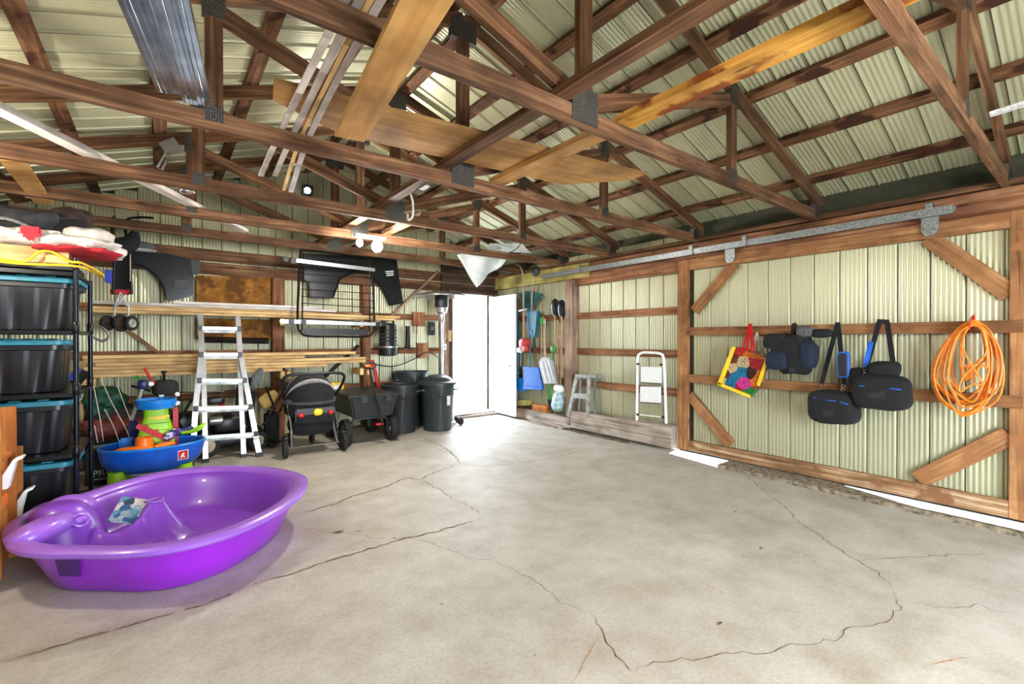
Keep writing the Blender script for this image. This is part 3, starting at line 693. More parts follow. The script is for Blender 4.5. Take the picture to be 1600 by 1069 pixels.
for i, (u0, u1, th) in enumerate(((128, 440, .038), (128, 509, .038), (130, 570, .038), (150, 570, .038), (130, 475, .038), (130, 554, .038))):
    z += th
    for k in range(2):
        M().box((bx(u0, 6.2)+.02*k, 6.15+k*.105+(i*2%5)*.004, z-th+.004), (bx(u1, 6.2)-.04*k, 6.235+k*.105+(i*2%5)*.004, z)).build('lumber_board', 'pine', None, bev=.002, group='boards on the lower lumber rack', label=('%s front' if not k else 'rear %s') % ('bottom', 'second', 'third', 'fourth', 'fifth', 'topmost')[i]+' raw pine board of the lower lumber stack', cat='board')
for pts, lab in (([(307, 430), (424, 434), (424, 482), (307, 480)], 'brown oriented strand board sheet above the upper lumber stack'), ([(307, 497), (424, 500), (424, 533), (307, 530)], 'brown strand board sheet between the lumber stacks')):
    m = M(); m.prism([qY(u, v, 6.56) for u, v in pts], (0, .015, 0)); m.build('strand_board', 'osb', None, label=lab, cat='board')
m = M()
for dz in (0, .025, .05): m.tube([qY(312, 534, 6.5)+V(0, 0, dz), qY(420, 536, 6.5)+V(0, 0, dz)], .011)
m.build('dark_rods', 'black_metal', None, label='bundle of dark rods lying behind the ladder between lumber stacks', cat='rods')
# fenders
def fender(name, pts, arch, mat, lab, y):
    t = thing(name, lab, 'car fender', qY(sum(p[0] for p in pts)/len(pts), max(p[1] for p in pts), y))
    m = M(); m.prism([qY(u, v, y) for u, v in pts], (0, .05, 0)); m.build('panel', mat, t, bev=.012, smooth=True)
    M().tube(spline([qY(u, v, y-.005) for u, v in arch], 4), .012).build('wheel_arch_lip', mat, t, smooth=True)
    return t
f = fender('car_fender', [(205, 393), (260, 396), (300, 405), (303, 432), (302, 462), (280, 468), (262, 468), (258, 452), (248, 437), (232, 423), (212, 415), (203, 416)], [(206, 413), (222, 416), (240, 427), (252, 441), (259, 457), (262, 468)], 'fender_grey', 'dark grey car fender hung on the back wall left of the strand board', 6.5)
m = M(); m.box(qY(272, 450, 6.47), qY(296, 439, 6.495)); m.build('marker_lamp', 'black_plastic', f, bev=.004)
m = M(); m.prism([qY(297, 405, 6.5), qY(313, 407, 6.5), qY(312, 428, 6.5), qY(299, 430, 6.5)], (0, .06, 0)); m.build('wheel_liner', 'black_plastic', f, bev=.006)
f = fender('car_fender', [(476, 396), (560, 400), (583, 402), (583, 426), (560, 424), (545, 429), (532, 436), (526, 450), (520, 466), (486, 466), (484, 442), (476, 438)], [(583, 426), (560, 424), (545, 429), (532, 436), (526, 450), (520, 466)], 'fender_black', 'black car fender behind the black roof rack on the back wall', 6.46)
f = fender('car_fender', [(584, 402), (620, 402), (625, 440), (631, 474), (610, 478), (602, 460), (594, 446), (584, 434)], [(584, 434), (594, 446), (602, 460), (609, 477)], 'fender_black', 'black car fender hung right of the black roof rack', 6.46)
m = M()
for k in range(3): m.prism([qY(603+k, 424+k*3, 6.44), qY(615, 423+k*3, 6.44), qY(615, 424.5+k*3, 6.44), qY(602+k, 425.5+k*3, 6.44)], (0, .01, 0))
m.build('badge', 'white_paint', f)
# black roof rack with silver bars
yr = 6.02
t = thing('roof_rack', 'black cargo roof rack with silver crossbars hung on the back wall', 'roof rack', qY(525, 526, yr))
P = spline([qY(470, 391, yr), qY(467, 440, yr), qY(465, 505, yr), qY(470, 519, yr), qY(480, 525, yr), qY(520, 526, yr), qY(570, 526, yr), qY(581, 521, yr), qY(585, 508, yr), qY(583, 450, yr), qY(582, 402, yr)], 3)
M().tube(P, .014).build('frame', 'black_metal', t, smooth=True)
M().tube([qY(470, 391, yr), qY(582, 402, yr)], .012).build('frame_tube', 'black_metal', t, smooth=True)
for u in (474, 578): M().tube([qY(u, 395 if u < 500 else 402, yr+.03), qY(u-2 if u < 500 else u, 518, yr+.03)], .009).build('side_tube', 'black_metal', t, smooth=True)
for k, v in enumerate((402, 415, 428, 440, 452, 463, 474, 486, 497)): M().tube([qY(471, v, yr+.02), qY(582, v+7, yr+.02)], .0055, 6).build('slat', 'black_metal', t)
m = M(); m.prism([qY(474, 513, yr+.01), qY(576, 515, yr+.01), qY(574, 524, yr+.01), qY(478, 523, yr+.01)], (0, .02, 0)); m.build('wind_deflector', 'black_plastic', t)
for a, b in (((462, 407), (586, 422)), ((437, 502), (597, 507))):
    m = M(); m.beam(qY(*a, yr-.03), qY(*b, yr-.03), .03, .045); m.build('crossbar', 'aluminium', t, bev=.008, smooth=True)
for u, v in ((446, 405), (458, 408), (455, 503), (474, 504), (590, 507), (598, 506)):
    c = qY(u, v, yr-.03); m = M(); m.box(c-V(.03, .035, .032), c+V(.03, .035, .032)); m.build('clamp', 'black_plastic', t, bev=.008)
# shop vacuum
c = qY(606, 556, 6.2); k = (c.length)/719
t = thing('wet_dry_vacuum', 'black canister vacuum hanging on the back wall right of the roof rack', 'vacuum', c)
M().lathe(c, [(.10, 0), (.125, .01), (.135, .12), (.135, .14), (.12, .16), (.118, .42), (.10, .45), (.06, .46), (0, .46)], 24).build('canister', 'black_plastic', t, smooth=True)
for i in range(4): M().lathe(c, [(.121, .2+i*.05), (.124, .2+i*.05), (.124, .215+i*.05), (.121, .215+i*.05)], 24, closed=True).build('cooling_rib', 'fabric_charcoal', t)
M().tube(spline([c+V(-.08, 0, .44), c+V(-.07, 0, .50), c+V(.07, 0, .50), c+V(.08, 0, .44)], 4), .012).build('handle', 'black_metal', t)
M().lathe(c+V(0, 0, .115), [(.138, 0), (.14, 0), (.14, .02), (.138, .02)], 24, closed=True).build('band', 'steel', t)
c = qY(637, 545, 6.35)
t = thing('umbrella_stand', 'small black stand with a flat foot on the back wall girt', 'stand', c)
M().box(c+V(-.13, -.08, 0), c+V(.13, .08, .015)).build('foot', 'black_metal', t)
M().lathe(c+V(0, 0, .015), [(.045, 0), (.035, .03), (.032, .30), (.036, .32), (0, .32)], 16).build('tube', 'black_metal', t, smooth=True)
P = spline([qY(560, 562, 6.55), qY(610, 573, 6.5), qY(645, 562, 6.5), qY(664, 551, 6.5), qY(676, 553, 6.55), qY(684, 559, 6.55)], 5)
M().tube(P, .007).build('wall_cable', 'cable_black', None, smooth=True, label='black cable sagging along the back wall right of the vacuum', cat='cable')
for i, (u0, v0, u1, v1) in enumerate(((646, 497, 646, 520), (651, 500, 652, 522))):
    M().tube([qY(u0, v0, 6.5), qY(u1, v1, 6.5)], .006).build('hanging_rod', 'rust_red', None, label=('left', 'right')[i]+' of two thin rusty rods hanging from the back girt near the door', cat='rod', group='rusty rods on the back girt')
t = thing('meter_box', 'dark electrical box on the door post by the patio heater', 'electrical box', qY(674, 524, 6.5)); c = qY(674, 515, 6.5)
M().box(c-V(.05, .03, .09), c+V(.05, .03, .12)).build('case', 'bin_green', t, bev=.01); M().lathe(c+V(0, -.03, .02), [(.03, 0), (.03, .015), (0, .02)], 16, (0, -1, 0)).build('dial', 'steel', t)
c = qY(702, 525, 6.45); M().box(c-V(.03, .02, .09), c+V(.03, .02, .09)).build('notice_card', 'pine', None, label='yellowish wooden card fixed on the post left of the open door', cat='card')
t = thing('light_switch', 'white switch plate on the post beneath the yellow card', 'switch', qY(694, 548, 6.5)); c = qY(694, 542, 6.5)
M().box(c-V(.035, .01, .05), c+V(.035, .01, .05)).build('plate', 'white_paint', t); M().box(c-V(.008, .02, .015), c+V(.008, .005, .015)).build('toggle', 'steel', t)
# ============================================================= PATIO HEATER
c = qZ(712, 660, 0); c = V(3.34, 6.10, 0)
t = thing('patio_heater', 'stainless patio heater with wide reflector left of the open door', 'patio heater', c)
M().lathe(c, [(.0, .0), (.21, .0), (.21, .05), (.19, .06), (.18, .55), (.16, .6), (.06, .63), (.0, .63)], 28).build('base', 'heater_steel', t, smooth=True)
M().lathe(c+V(0, 0, .6), [(.028, 0), (.028, 1.0)], 14).build('pole', 'heater_steel', t, smooth=True)
M().lathe(c+V(0, 0, 1.53), [(.03, 0), (.045, .03), (.045, .12), (.08, .15), (.085, .2), (.09, .22)], 18).build('burner', 'aluminium', t, smooth=True)
M().lathe(c+V(0, 0, 1.75), [(.09, 0), (.10, .01), (.10, .16), (.09, .18)], 20).build('emitter_screen', 'bin_black', t, smooth=True)
M().lathe(c+V(0, 0, 1.93), [(.0, .07), (.15, .06), (.34, .015), (.415, -.015), (.415, -.02), (.34, .01), (.15, .05), (0, .06)], 36).build('reflector', 'heater_steel', t, smooth=True)
for s in (-1, 1): M().lathe(c+V(.22+.0*s, -.1+.08*s, .05), [(.05, -.015), (.05, .015)], 14, (0, 1, 0)).build('wheel', 'rubber', t)
# ============================================================= GARBAGE BINS
def bin_(c, r0, r1, h, mat, lab, lid, lift=0):
    t = thing('garbage_bin', lab, 'garbage bin', c, 'garbage bins'); m = M(); n = 48
    prof = [(r0, .0), (r0+.004, .02), (r0+(r1-r0)*.7, h*.72), (r1-.005, h*.74), (r1, h*.97), (r1+.02, h*.975), (r1+.02, h), (r1-.01, h), (r1-.03, h*.7), (r0-.015, .02), (0, .02)]
    vs = []
    for i, (r, z) in enumerate(prof):
        for j in range(n):
            a = 2*math.pi*j/n; q = r*(1-(.018 if (j//3) % 2 and i in (1, 2) else 0)); vs.append(c+V(q*math.cos(a), q*math.sin(a), z))
    fs = [(i*n+j, i*n+(j+1) % n, (i+1)*n+(j+1) % n, (i+1)*n+j) for i in range(len(prof)-1) for j in range(n)]; fs.append(tuple(reversed(range(n))))
    m.add(vs, fs); m.build('body', mat, t, smooth=True)
    for s in (-1, 1):
        a = .5*s+(-math.pi/2)*0+math.radians(-20 if s < 0 else 160); p = c+V(math.cos(a)*(r1+.02), math.sin(a)*(r1+.02), h*.86)
        tv = V(-math.sin(a), math.cos(a), 0)
        M().tube([p-tv*.07, p-tv*.06+V(math.cos(a), math.sin(a), 0)*.035, p+tv*.06+V(math.cos(a), math.sin(a), 0)*.035, p+tv*.07], .012).build('handle', mat, t)
    if lid: M().lathe(c+V(0, 0, h), [(r1+.03, -.03), (r1+.03, .0), (r1+.01, .015), (r1-.03, .02), (r1-.06, .06), (.10, .10), (.04, .085), (0, .08)], 36).build('lid', mat, t, smooth=True)
    return t
b = bin_(V(3.13, 5.84, 0), .195, .245, .67, 'bin_green', 'lidded dark green garbage bin beside the patio heater', True)
c = V(3.13, 5.84, 0); a = math.radians(-83); m = M(); R_ = .232
vs = []
for j in range(5):
    aa = a+.13*(j-2)/1.0*.5+.1
    for z in (.36, .53): vs.append(c+V(math.cos(aa)*(R_+.004), math.sin(aa)*(R_+.004), z))
m.add(vs, [(2*j, 2*j+2, 2*j+3, 2*j+1) for j in range(4)]); m.build('label_sticker', 'label_white', b)
bin_(V(2.64, 6.0, 0), .20, .25, .66, 'bin_black', 'open black garbage bin right of the garden cart', False)
bin_(V(2.98, 6.37, 0), .19, .245, .80, 'bin_green', 'open dark bin standing behind the other two garbage bins', False)
M().blob(V(2.64, 6.0, .60), (.38, .38, .10), e=.9, nz=.3, seed=3).build('garbage_bag', 'black_plastic', None, smooth=True, label='black bag bulging from the open garbage bin', cat='bag')
# ============================================================= GARDEN CART
cx, cy = 2.04, 5.86
t = thing('garden_cart', 'dark grey dump cart with knobby tyres in front of the black bin', 'garden cart', V(cx, cy, 0))
def wheel(c, R, w_, ax, parent, tyre='rubber', hub='steel', knob=0, sub=True):
    ax = Vector(ax).normalized(); c = Vector(c)
    m = M(); m.lathe(c, [(R*.58, -w_*.35), (R*.75, -w_/2), (R*.95, -w_*.42), (R, -w_*.2), (R, w_*.2), (R*.95, w_*.42), (R*.75, w_/2), (R*.58, w_*.35)], 28, ax, closed=True)
    if knob:
        e1 = ax.orthogonal().normalized(); e2 = ax.cross(e1)
        for i in range(knob):
            a = 2*math.pi*i/knob
            for s in (-1, 1):
                aa = a+s*.5*math.pi/knob; rd = e1*math.cos(aa)+e2*math.sin(aa); tg = ax.cross(rd); m.obox(c+rd*R*.995+ax*s*w_*.27, rd*.007, tg*R*.09, ax*w_*.18)
    o = m.build('wheel', tyre, parent, smooth=not knob)
    M().lathe(c, [(0, -w_*.3), (R*.2, -w_*.34), (R*.25, -w_*.2), (R*.5, -w_*.15), (R*.6, -w_*.3), (R*.6, w_*.3), (R*.5, w_*.15), (R*.25, w_*.2), (R*.2, w_*.34), (0, w_*.3)], 24, ax).build('hub', hub, o, smooth=True)
    return o
for s in (-1, 1): wheel((cx+s*.285, cy-.28, .155), .155, .085, (1, 0, 0), t, knob=20)
for s in (-1, 1): wheel((cx+s*.27, cy+.38, .155), .155, .085, (1, 0, 0), t, knob=20)
m = M(); m.v = []
bt = [(-.22, -.40), (.26, -.40), (.26, .42), (-.22, .42)]; tp = [(-.30, -.47), (.33, -.47), (.33, .50), (-.30, .50)]
def frust(m, c, bt, tp, z0, z1):
    m.add([c+V(x, y, z0) for x, y in bt]+[c+V(x, y, z1) for x, y in tp], [(3, 2, 1, 0), (4, 5, 6, 7)]+[(i, (i+1) % 4, 4+(i+1) % 4, 4+i) for i in range(4)])
C0 = V(cx, cy, 0); m = M(); frust(m, C0, bt, [(a*.96, b*.97) for a, b in tp], .33, .60); m.build('tub', 'bin_black', t, bev=.02, smooth=True)
m = M(); 
m.tube([C0+V(x, y, .60) for x, y in ((-.30, -.47), (.33, -.47), (.33, .50), (-.30, .50))], .016, 8, closed=True); m.build('rim', 'bin_black', t)
m = M(); frust(m, C0, [(-.27, -.44), (.30, -.44), (.30, .47), (-.27, .47)], [(-.27, -.44), (.30, -.44), (.30, .47), (-.27, .47)], .602, .612); m.build('tub_floor', 'black_plastic', t)
for x in (-.12, .18): M().box(C0+V(x-.04, -.475, .52), C0+V(x+.04, -.44, .615)).build('latch_rib', 'bin_black', t, bev=.006)
m = M(); m.tube(spline([C0+V(-.23, -.30, .16), C0+V(-.22, -.32, .27), C0+V(-.15, -.33, .31), C0+V(.15, -.33, .31), C0+V(.22, -.32, .27), C0+V(.23, -.30, .16)], 4), .018); m.build('axle_bracket', 'bin_black', t, smooth=True)
M().tube([C0+V(0, -.33, .31), C0+V(0, .38, .30)], .018).build('chassis_tube', 'black_metal', t)
P = [qY(597, 664, 5.36), qY(594, 640, 5.36), qY(583, 605, 5.3), qY(578, 577, 5.22)]
M().tube(spline(P, 4), .014).build('pull_bar', 'fabric_charcoal', t, smooth=True)
g = P[-1]; M().tube(spline([g, g+V(-.05, 0, .02), g+V(-.085, 0, .06), g+V(0, 0, .075), g+V(.07, 0, .05), g+V(.05, 0, .01), g], 3), .011).build('pull_handle', 'bin_black', t, smooth=True)
M().blob(g+V(-.03, -.012, .04), (.07, .03, .035), e=.7).build('handle_insert', 'toy_orange', t)
M().box(P[0]+V(-.07, .0, -.0), P[0]+V(.02, .05, .02)).build('tow_hitch', 'red', t)
t = thing('floor_jack', 'red tool with a tall arm standing behind the garden cart', 'jack', qY(596, 625, 6.35))
M().tube([qY(581, 563, 6.3), qY(588, 590, 6.3), qY(594, 612, 6.3)], .03).build('arm', 'rust_red', t); M().prism([qY(592, 606, 6.25), qY(606, 611, 6.25), qY(604, 628, 6.25), qY(590, 628, 6.25)], (0, .06, 0)).build('foot', 'rust_red', t)
m = M(); c = qY(526, 605, 6.3); m.box(c-V(.09, .03, .06), c+V(.09, .03, .06)); o = m.build('yellow_tool_case', 'yellow', None, bev=.015, label='yellow tool case with a white label behind the stroller handle', cat='case')
M().box(c+V(-.05, -.034, -.03), c+V(.05, -.031, .03)).build('case_label', 'label_white', o)
# ============================================================= STROLLER
c = V(1.36, 5.48, 0)
t = thing('stroller', 'black and grey baby stroller seen from behind, hood up, beside the ladder', 'stroller', c)
for s, y in ((-1, 5.38), (1, 5.36)):
    wheel((1.36+s*.30, y, .105), .105, .05, (1, .1*s, 0), t, hub='bin_black')
    M().blob((1.36+s*.30, y, .215), (.075, .10, .05), e=.8).build('fender', 'black_plastic', t, smooth=True)
    M().tube([(1.36+s*.24, y, .10), (1.36+s*.22, 5.46, .30), (1.36+s*.24, 5.55, .55)], .014).build('frame_leg', 'steel', t)
for s in (-1, 1): wheel((1.36+s*.12, 6.0, .08), .08, .04, (1, 0, 0), t, hub='bin_black')
M().tube([(1.06, 5.385, .105), (1.66, 5.365, .105)], .009).build('rear_axle', 'chrome', t)
for s in (-1, 1): M().tube([(1.36+s*.2, 5.5, .3), (1.36+s*.12, 6.0, .1)], .012).build('frame_tube', 'black_metal', t)
M().blob((1.36, 5.56, .31), (.46, .42, .22), e=.6, nz=.05, seed=2).build('basket', 'fabric_black', t, smooth=True)
M().blob((1.36, 5.60, .50), (.50, .46, .22), e=.5, nz=.03, seed=5).build('seat_tub', 'fabric_black', t, smooth=True)
m = M(); hs = []
def hood(m, c, rx, ry, rz, a0, a1, n=20, k=8, off=0):
    vs = []
    for i in range(k+1):
        a = math.radians(a0+(a1-a0)*i/k)
        for j in range(n+1):
            th = math.pi*j/n; x = math.cos(th); q = math.sin(th)
            vs.append(c+V(x*rx, -math.cos(a)*q*ry, math.sin(a)*q*rz))
    m.add(vs, [(i*(n+1)+j, i*(n+1)+j+1, (i+1)*(n+1)+j+1, (i+1)*(n+1)+j) for i in range(k) for j in range(n)])
hc = V(1.36, 5.60, .58)
for nm, a0, a1, mt, ds in (('hood_rear', 2, 42, 'fabric_black', 0), ('hood_trim', 42, 52, 'fabric_lightgrey', .004), ('hood_middle', 52, 84, 'fabric_charcoal', 0), ('hood_trim', 84, 92, 'fabric_lightgrey', .004), ('hood_front', 92, 118, 'fabric_charcoal', 0), ('hood_edge', 118, 130, 'fabric_lightgrey', .004)):
    m = M(); hood(m, hc, .27+ds, .30+ds, .32+ds, a0, a1); o = m.build(nm, mt, t, smooth=True)
M().lathe((1.36, 5.60, .555), [(.272, 0), (.28, .01), (.28, .05), (.272, .06)], 36, sx=1).build('hood_band', 'fabric_grey', t, smooth=True)
M().tube(spline([V(1.08, 5.56, .62), V(1.04, 5.42, .78), V(1.08, 5.36, .885), V(1.36, 5.33, .90), V(1.64, 5.34, .885), V(1.68, 5.42, .78), V(1.62, 5.56, .60)], 5), .016, 10).build('push_handle', 'black_plastic', t, smooth=True)
M().box((1.15, 5.325, .36), (1.57, 5.36, .52)).build('organizer_pocket', 'fabric_grey', t, bev=.015)
M().box((1.16, 5.312, .36), (1.56, 5.33, .455)).build('organizer_net', 'fabric_black', t, bev=.006)
for x, zz, mt, sz in ((1.20, .455, 'red', .05), (1.38, .475, 'toy_yellow', .075), (1.51, .462, 'red', .05)):
    M().blob((x, 5.305, zz), (sz*1.2, .04, sz), e=.8, nz=.2, seed=x*9).build('clip_toy', mt, t, smooth=True)
# ============================================================= LADDER
t = thing('extension_ladder', 'aluminium multi-position ladder with flared feet leaning on the lumber', 'ladder', V(.6, 5.7, 0))
def lr(u, v): # point on the leaning plane through the foot line y=5.66,z=0 and the top y=6.08,z=1.56
    D = _d(u); k = (V0-v)/FOC; # y = 5.66+.27*z
    tt = (5.66+.27*HC)/(D[1]-.27*k); return V(D[0]*tt, D[1]*tt, HC+k*tt)
off = V(0, -.03, 0)
for a, b, c_, d_ in (((313, 492), (315, 548), (305, 634), (302, 683)), ((371, 494), (374, 548), (390, 634), (399, 684))):
    M().tube([lr(*a), lr(*b)], .012).build('upper_rail_core', 'aluminium', t)
    m = M()
    for p, q in ((a, b), (b, c_), (c_, d_)): m.beam(lr(*p)+off, lr(*q)+off, .05, .03, up=(0, 1, .0))
    m.build('outer_rail', 'aluminium', t)
for a, b in (((318, 550), (321, 722)), ((374, 550), (381, 715))):
    pa, pb = lr(*a)+V(0, .04, 0), lr(*b)+V(0, .035, 0); pb.z = .012
    m = M(); m.beam(pa, pb, .045, .03, up=(0, 1, 0)); m.build('inner_rail', 'aluminium', t)
    M().box(pb-V(.03, .025, .012), pb+V(.03, .025, .03)).build('foot', 'black_plastic', t)
for a, b in (((302, 684), (296, 715)), ((399, 686), (404, 712))):
    p, q = lr(*a)+off, lr(*b)+off; q.z = .02
    m = M(); m.beam(p, q, .05, .03, up=(0, 1, 0)); m.build('flared_foot', 'aluminium', t); M().box(q-V(.035, .03, .02), q+V(.035, .03, .03)).build('foot', 'black_plastic', t)
for i, (v, ua, ub, dv) in enumerate(((513, 312, 373, 1), (554, 314, 374, 0), (594, 311, 381, 0), (638, 305, 390, -3), (684, 301, 398, -7))):
    p, q = lr(ua, v)+off+V(0, -.01, 0), lr(ub, v+dv)+off+V(0, -.01, 0)
    M().beam(p, q, .04, .034, up=(0, 0, 1)).build('rung', 'aluminium', t, bev=.005)
    M().beam(p+V(0, .05, -.035), q+V(0, .05, -.035), .03, .025).build('rung', 'alu_old', t)
    for e in (p, q): M().box(e-V(.022, .03, .028), e+V(.022, .03, .028)).build('rung_lock', 'black_plastic', t, bev=.004)
# ============================================================= PURPLE POOL
cxp, cyp = .1, 3.57
rimpx = [(5, 840), (20, 858), (120, 862), (200, 862), (270, 855), (350, 835), (420, 805), (462, 778), (480, 755), (478, 742), (455, 735), (400, 728), (330, 727), (270, 733), (200, 748), (130, 770), (100, 778), (60, 785), (40, 800), (10, 815)]
RIM = .28; rp = [qZ(u, v, RIM) for u, v in rimpx]; cxp = sum(p.x for p in rp)/len(rp); cyp = sum(p.y for p in rp)/len(rp)
NA = 96; pol = []
ang = sorted((math.atan2(p.y-cyp, p.x-cxp), math.hypot(p.x-cxp, p.y-cyp)) for p in rp)
ang = [(a-2*math.pi, r) for a, r in ang[-3:]]+ang+[(a+2*math.pi, r) for a, r in ang[:3]]
def rad(a):
    for (a0, r0), (a1, r1) in zip(ang[:-1], ang[1:]):
        if a0 <= a <= a1: return r0+(r1-r0)*(a-a0)/(a1-a0)
RR = [rad(-math.pi+2*math.pi*(j+.001)/NA) for j in range(NA)]
for _ in range(3): RR = [(RR[j-1]+2*RR[j]+RR[(j+1) % NA])/4 for j in range(NA)]
t = thing('kiddie_pool', 'purple elephant-shaped plastic kiddie pool at lower left', 'kiddie pool', V(cxp, cyp, 0))
def ring(off, z, zf=None, sc=1):
    out = []
    for j in range(NA):
        a = -math.pi+2*math.pi*j/NA; r = RR[j]*sc+off; x, y = cxp+r*math.cos(a), cyp+r*math.sin(a); out.append(V(x, y, z))
    return out
def loft(m, rings):
    b = [p for r in rings for p in r]; m.add(b, [(i*NA+j, i*NA+(j+1) % NA, (i+1)*NA+(j+1) % NA, (i+1)*NA+j) for i in range(len(rings)-1) for j in range(NA)])
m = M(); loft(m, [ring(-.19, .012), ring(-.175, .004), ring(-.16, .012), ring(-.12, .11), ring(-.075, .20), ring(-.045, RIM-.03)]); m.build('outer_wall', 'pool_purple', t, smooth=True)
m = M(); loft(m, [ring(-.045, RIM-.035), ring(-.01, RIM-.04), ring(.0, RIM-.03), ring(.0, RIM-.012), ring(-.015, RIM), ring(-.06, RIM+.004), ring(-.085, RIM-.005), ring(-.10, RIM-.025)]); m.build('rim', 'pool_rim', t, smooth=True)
# inner basin: a height field with the elephant head, trunk and slide cone
HD = V(*qZ(92, 800, .30)[:2], 0); CN = V(*qZ(242, 840, .035)[:2], 0)
tk = spline([HD+V(.08, -.02, 0), HD.lerp(CN, .35)+V(.04, -.14, 0), HD.lerp(CN, .68)+V(.02, -.12, 0), CN+V(-.02, -.02, 0)], 8)
def basin_z(x, y, q):
    wall = max(0, (q-.74)/.26); z = .035+(RIM-.06)*(wall*wall*(3-2*wall))
    for i, p in enumerate(tk):
        d = math.hypot(x-p.x, y-p.y); tt = i/len(tk); h = .25-.12*math.sin(tt*math.pi)*1.0+.004*math.sin(tt*60); z = max(z, .03+h*math.exp(-(d/.085)**2))
    d = math.hypot(x-HD.x, y-HD.y); z = max(z, .03+.32*math.exp(-(d/.19)**4*.9))
    d = math.hypot(x-CN.x, y-CN.y); z = max(z, .03+.235*max(0, min(1, (.23-d)/.19))**1.5 if d > .04 else .235)
    if q < .7 and x > CN.x+.05: z += .004*max(0, math.sin(x*75)*math.sin(y*75))
    return z
m = M(); NQ = 60; ctr = basin_z(cxp, cyp, 0); vs = [V(cxp, cyp, ctr)]
for i in range(1, NQ+1):
    q = i/NQ
    for j in range(NA*2):
        a = -math.pi+math.pi*j/NA; jj = j//2; r = (RR[jj]+RR[(jj+(j % 2)) % NA])/2-.097; x, y = cxp+r*q*math.cos(a), cyp+r*q*math.sin(a); vs.append(V(x, y, basin_z(x, y, q)))
N2 = NA*2; fs = [(0, 1+j, 1+(j+1) % N2) for j in range(N2)]
fs += [(1+(i-1)*N2+j, 1+i*N2+j, 1+i*N2+(j+1) % N2, 1+(i-1)*N2+(j+1) % N2) for i in range(1, NQ) for j in range(N2)]
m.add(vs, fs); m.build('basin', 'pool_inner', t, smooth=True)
# ears, eye, spout
M().blob(HD+V(.03, .16, .27), (.24, .20, .15), e=1, rot=.4, tilt=.2).build('ear', 'pool_rim', t, smooth=True)
m = M(); lp = qZ(28, 832, .29)
M().blob(V(lp.x+.08, lp.y+.02, .27), (.20, .34, .13), e=.9, rot=-.45, tilt=-.25).build('ear', 'pool_rim', t, smooth=True)
M().blob(HD+V(.10, -.13, .27), (.07, .05, .045), e=1, rot=.8).build('eye', 'pool_rim', t, smooth=True)
M().torus(HD+V(.10, -.135, .272), .035, .008, (.3, -.8, .6), 20).build('eye_lid', 'pool_rim', t, smooth=True)
M().torus(CN+V(0, 0, .265), .038, .009, (0, 0, 1), 20).build('spout_ring', 'pool_rim', t, smooth=True)
def wallpt(u, v):
    zt = HC-1.27; best = None
    for j in range(NA):
        a = -math.pi+2*math.pi*j/NA
        for s in range(12):
            z = .03+.22*s/11; offs = -.16+(z/.25)*.115; r = RR[j]+offs+.004; x, y = cxp+r*math.cos(a), cyp+r*math.sin(a)
            dep = x*FX+y*FY; uu = U0+FOC*(x*FY-y*FX)/dep; vv = V0-FOC*(z-HC)/dep; e = (uu-u)**2+(vv-v)**2
            if (math.sin(a) < .3) and (best is None or e < best[0]): best = (e, V(x, y, z))
    return best[1]
m = M(); q4 = [wallpt(*p) for p in ((83, 870), (122, 869), (126, 900), (88, 904))]; m.add(q4, [(0, 3, 2, 1)]); m.build('warning_label', 'dark_print', t)
c = CN+V(-.12, .03, .22)
m = M(); m.obox(c, V(.075, -.03, -.02), V(.03, .085, .045), V(0, 0, .002)); m.build('instruction_leaflet', 'leaflet', None, label='crumpled blue and white printed leaflet lying in the purple pool', cat='leaflet')
# ============================================================= STORAGE RACK AND TOTES
def rr(cx, cy, hx, hy, r, n=6):
    out = []
    for sx, sy, a0 in ((1, 1, 0), (-1, 1, 90), (-1, -1, 180), (1, -1, 270)):
        for i in range(n+1):
            a = math.radians(a0+90*i/n); out.append((cx+sx*(hx-r)+r*math.cos(a), cy+sy*(hy-r)+r*math.sin(a)))
    return out
def loftrings(m, rings, cap0=True, cap1=True):
    n = len(rings[0]); m.add([p for r in rings for p in r], [(i*n+j, i*n+(j+1) % n, (i+1)*n+(j+1) % n, (i+1)*n+j) for i in range(len(rings)-1) for j in range(n)]+([tuple(reversed(range(n)))] if cap0 else [])+([tuple(range((len(rings)-1)*n, len(rings)*n))] if cap1 else []))
RKX0, RKX1, RKY0, RKY1 = -1.27, -.435, 4.10, 4.76
rk = thing('storage_rack', 'black tube storage rack holding four stacked black totes at far left', 'storage rack', V(-.85, 4.42, 0))
for x, y, h in ((RKX1, RKY0, 1.80), (RKX1+.01, RKY1, 1.72), (RKX0, RKY0, 1.8), (RKX0, RKY1, 1.72)):
    m = M(); m.tube([(x, y, 0.0), (x, y, h)], .015, 12); po = m.build('post', 'tube_blue_black', rk, smooth=True)
    for z in (.5, .91, 1.31): M().lathe((x, y, z), [(.015, 0), (.0185, .005), (.0185, .075), (.015, .08)], 12).build('collar', 'black_metal', po, smooth=True)
bases = (.13, .535, .93, 1.335, 1.715)
for z in bases:
    m = M(); m.box((RKX0, RKY0+.0, z-.03), (RKX1, RKY0+.02, z-.006)); m.box((RKX0, RKY1-.02, z-.03), (RKX1, RKY1, z-.006))
    m.box((RKX1-.01, RKY0, z-.03), (RKX1+.01, RKY1, z-.006)); m.box((RKX0, RKY0+.02, z-.012), (RKX1, RKY1-.02, z-.006)); m.build('shelf', 'black_metal', rk)
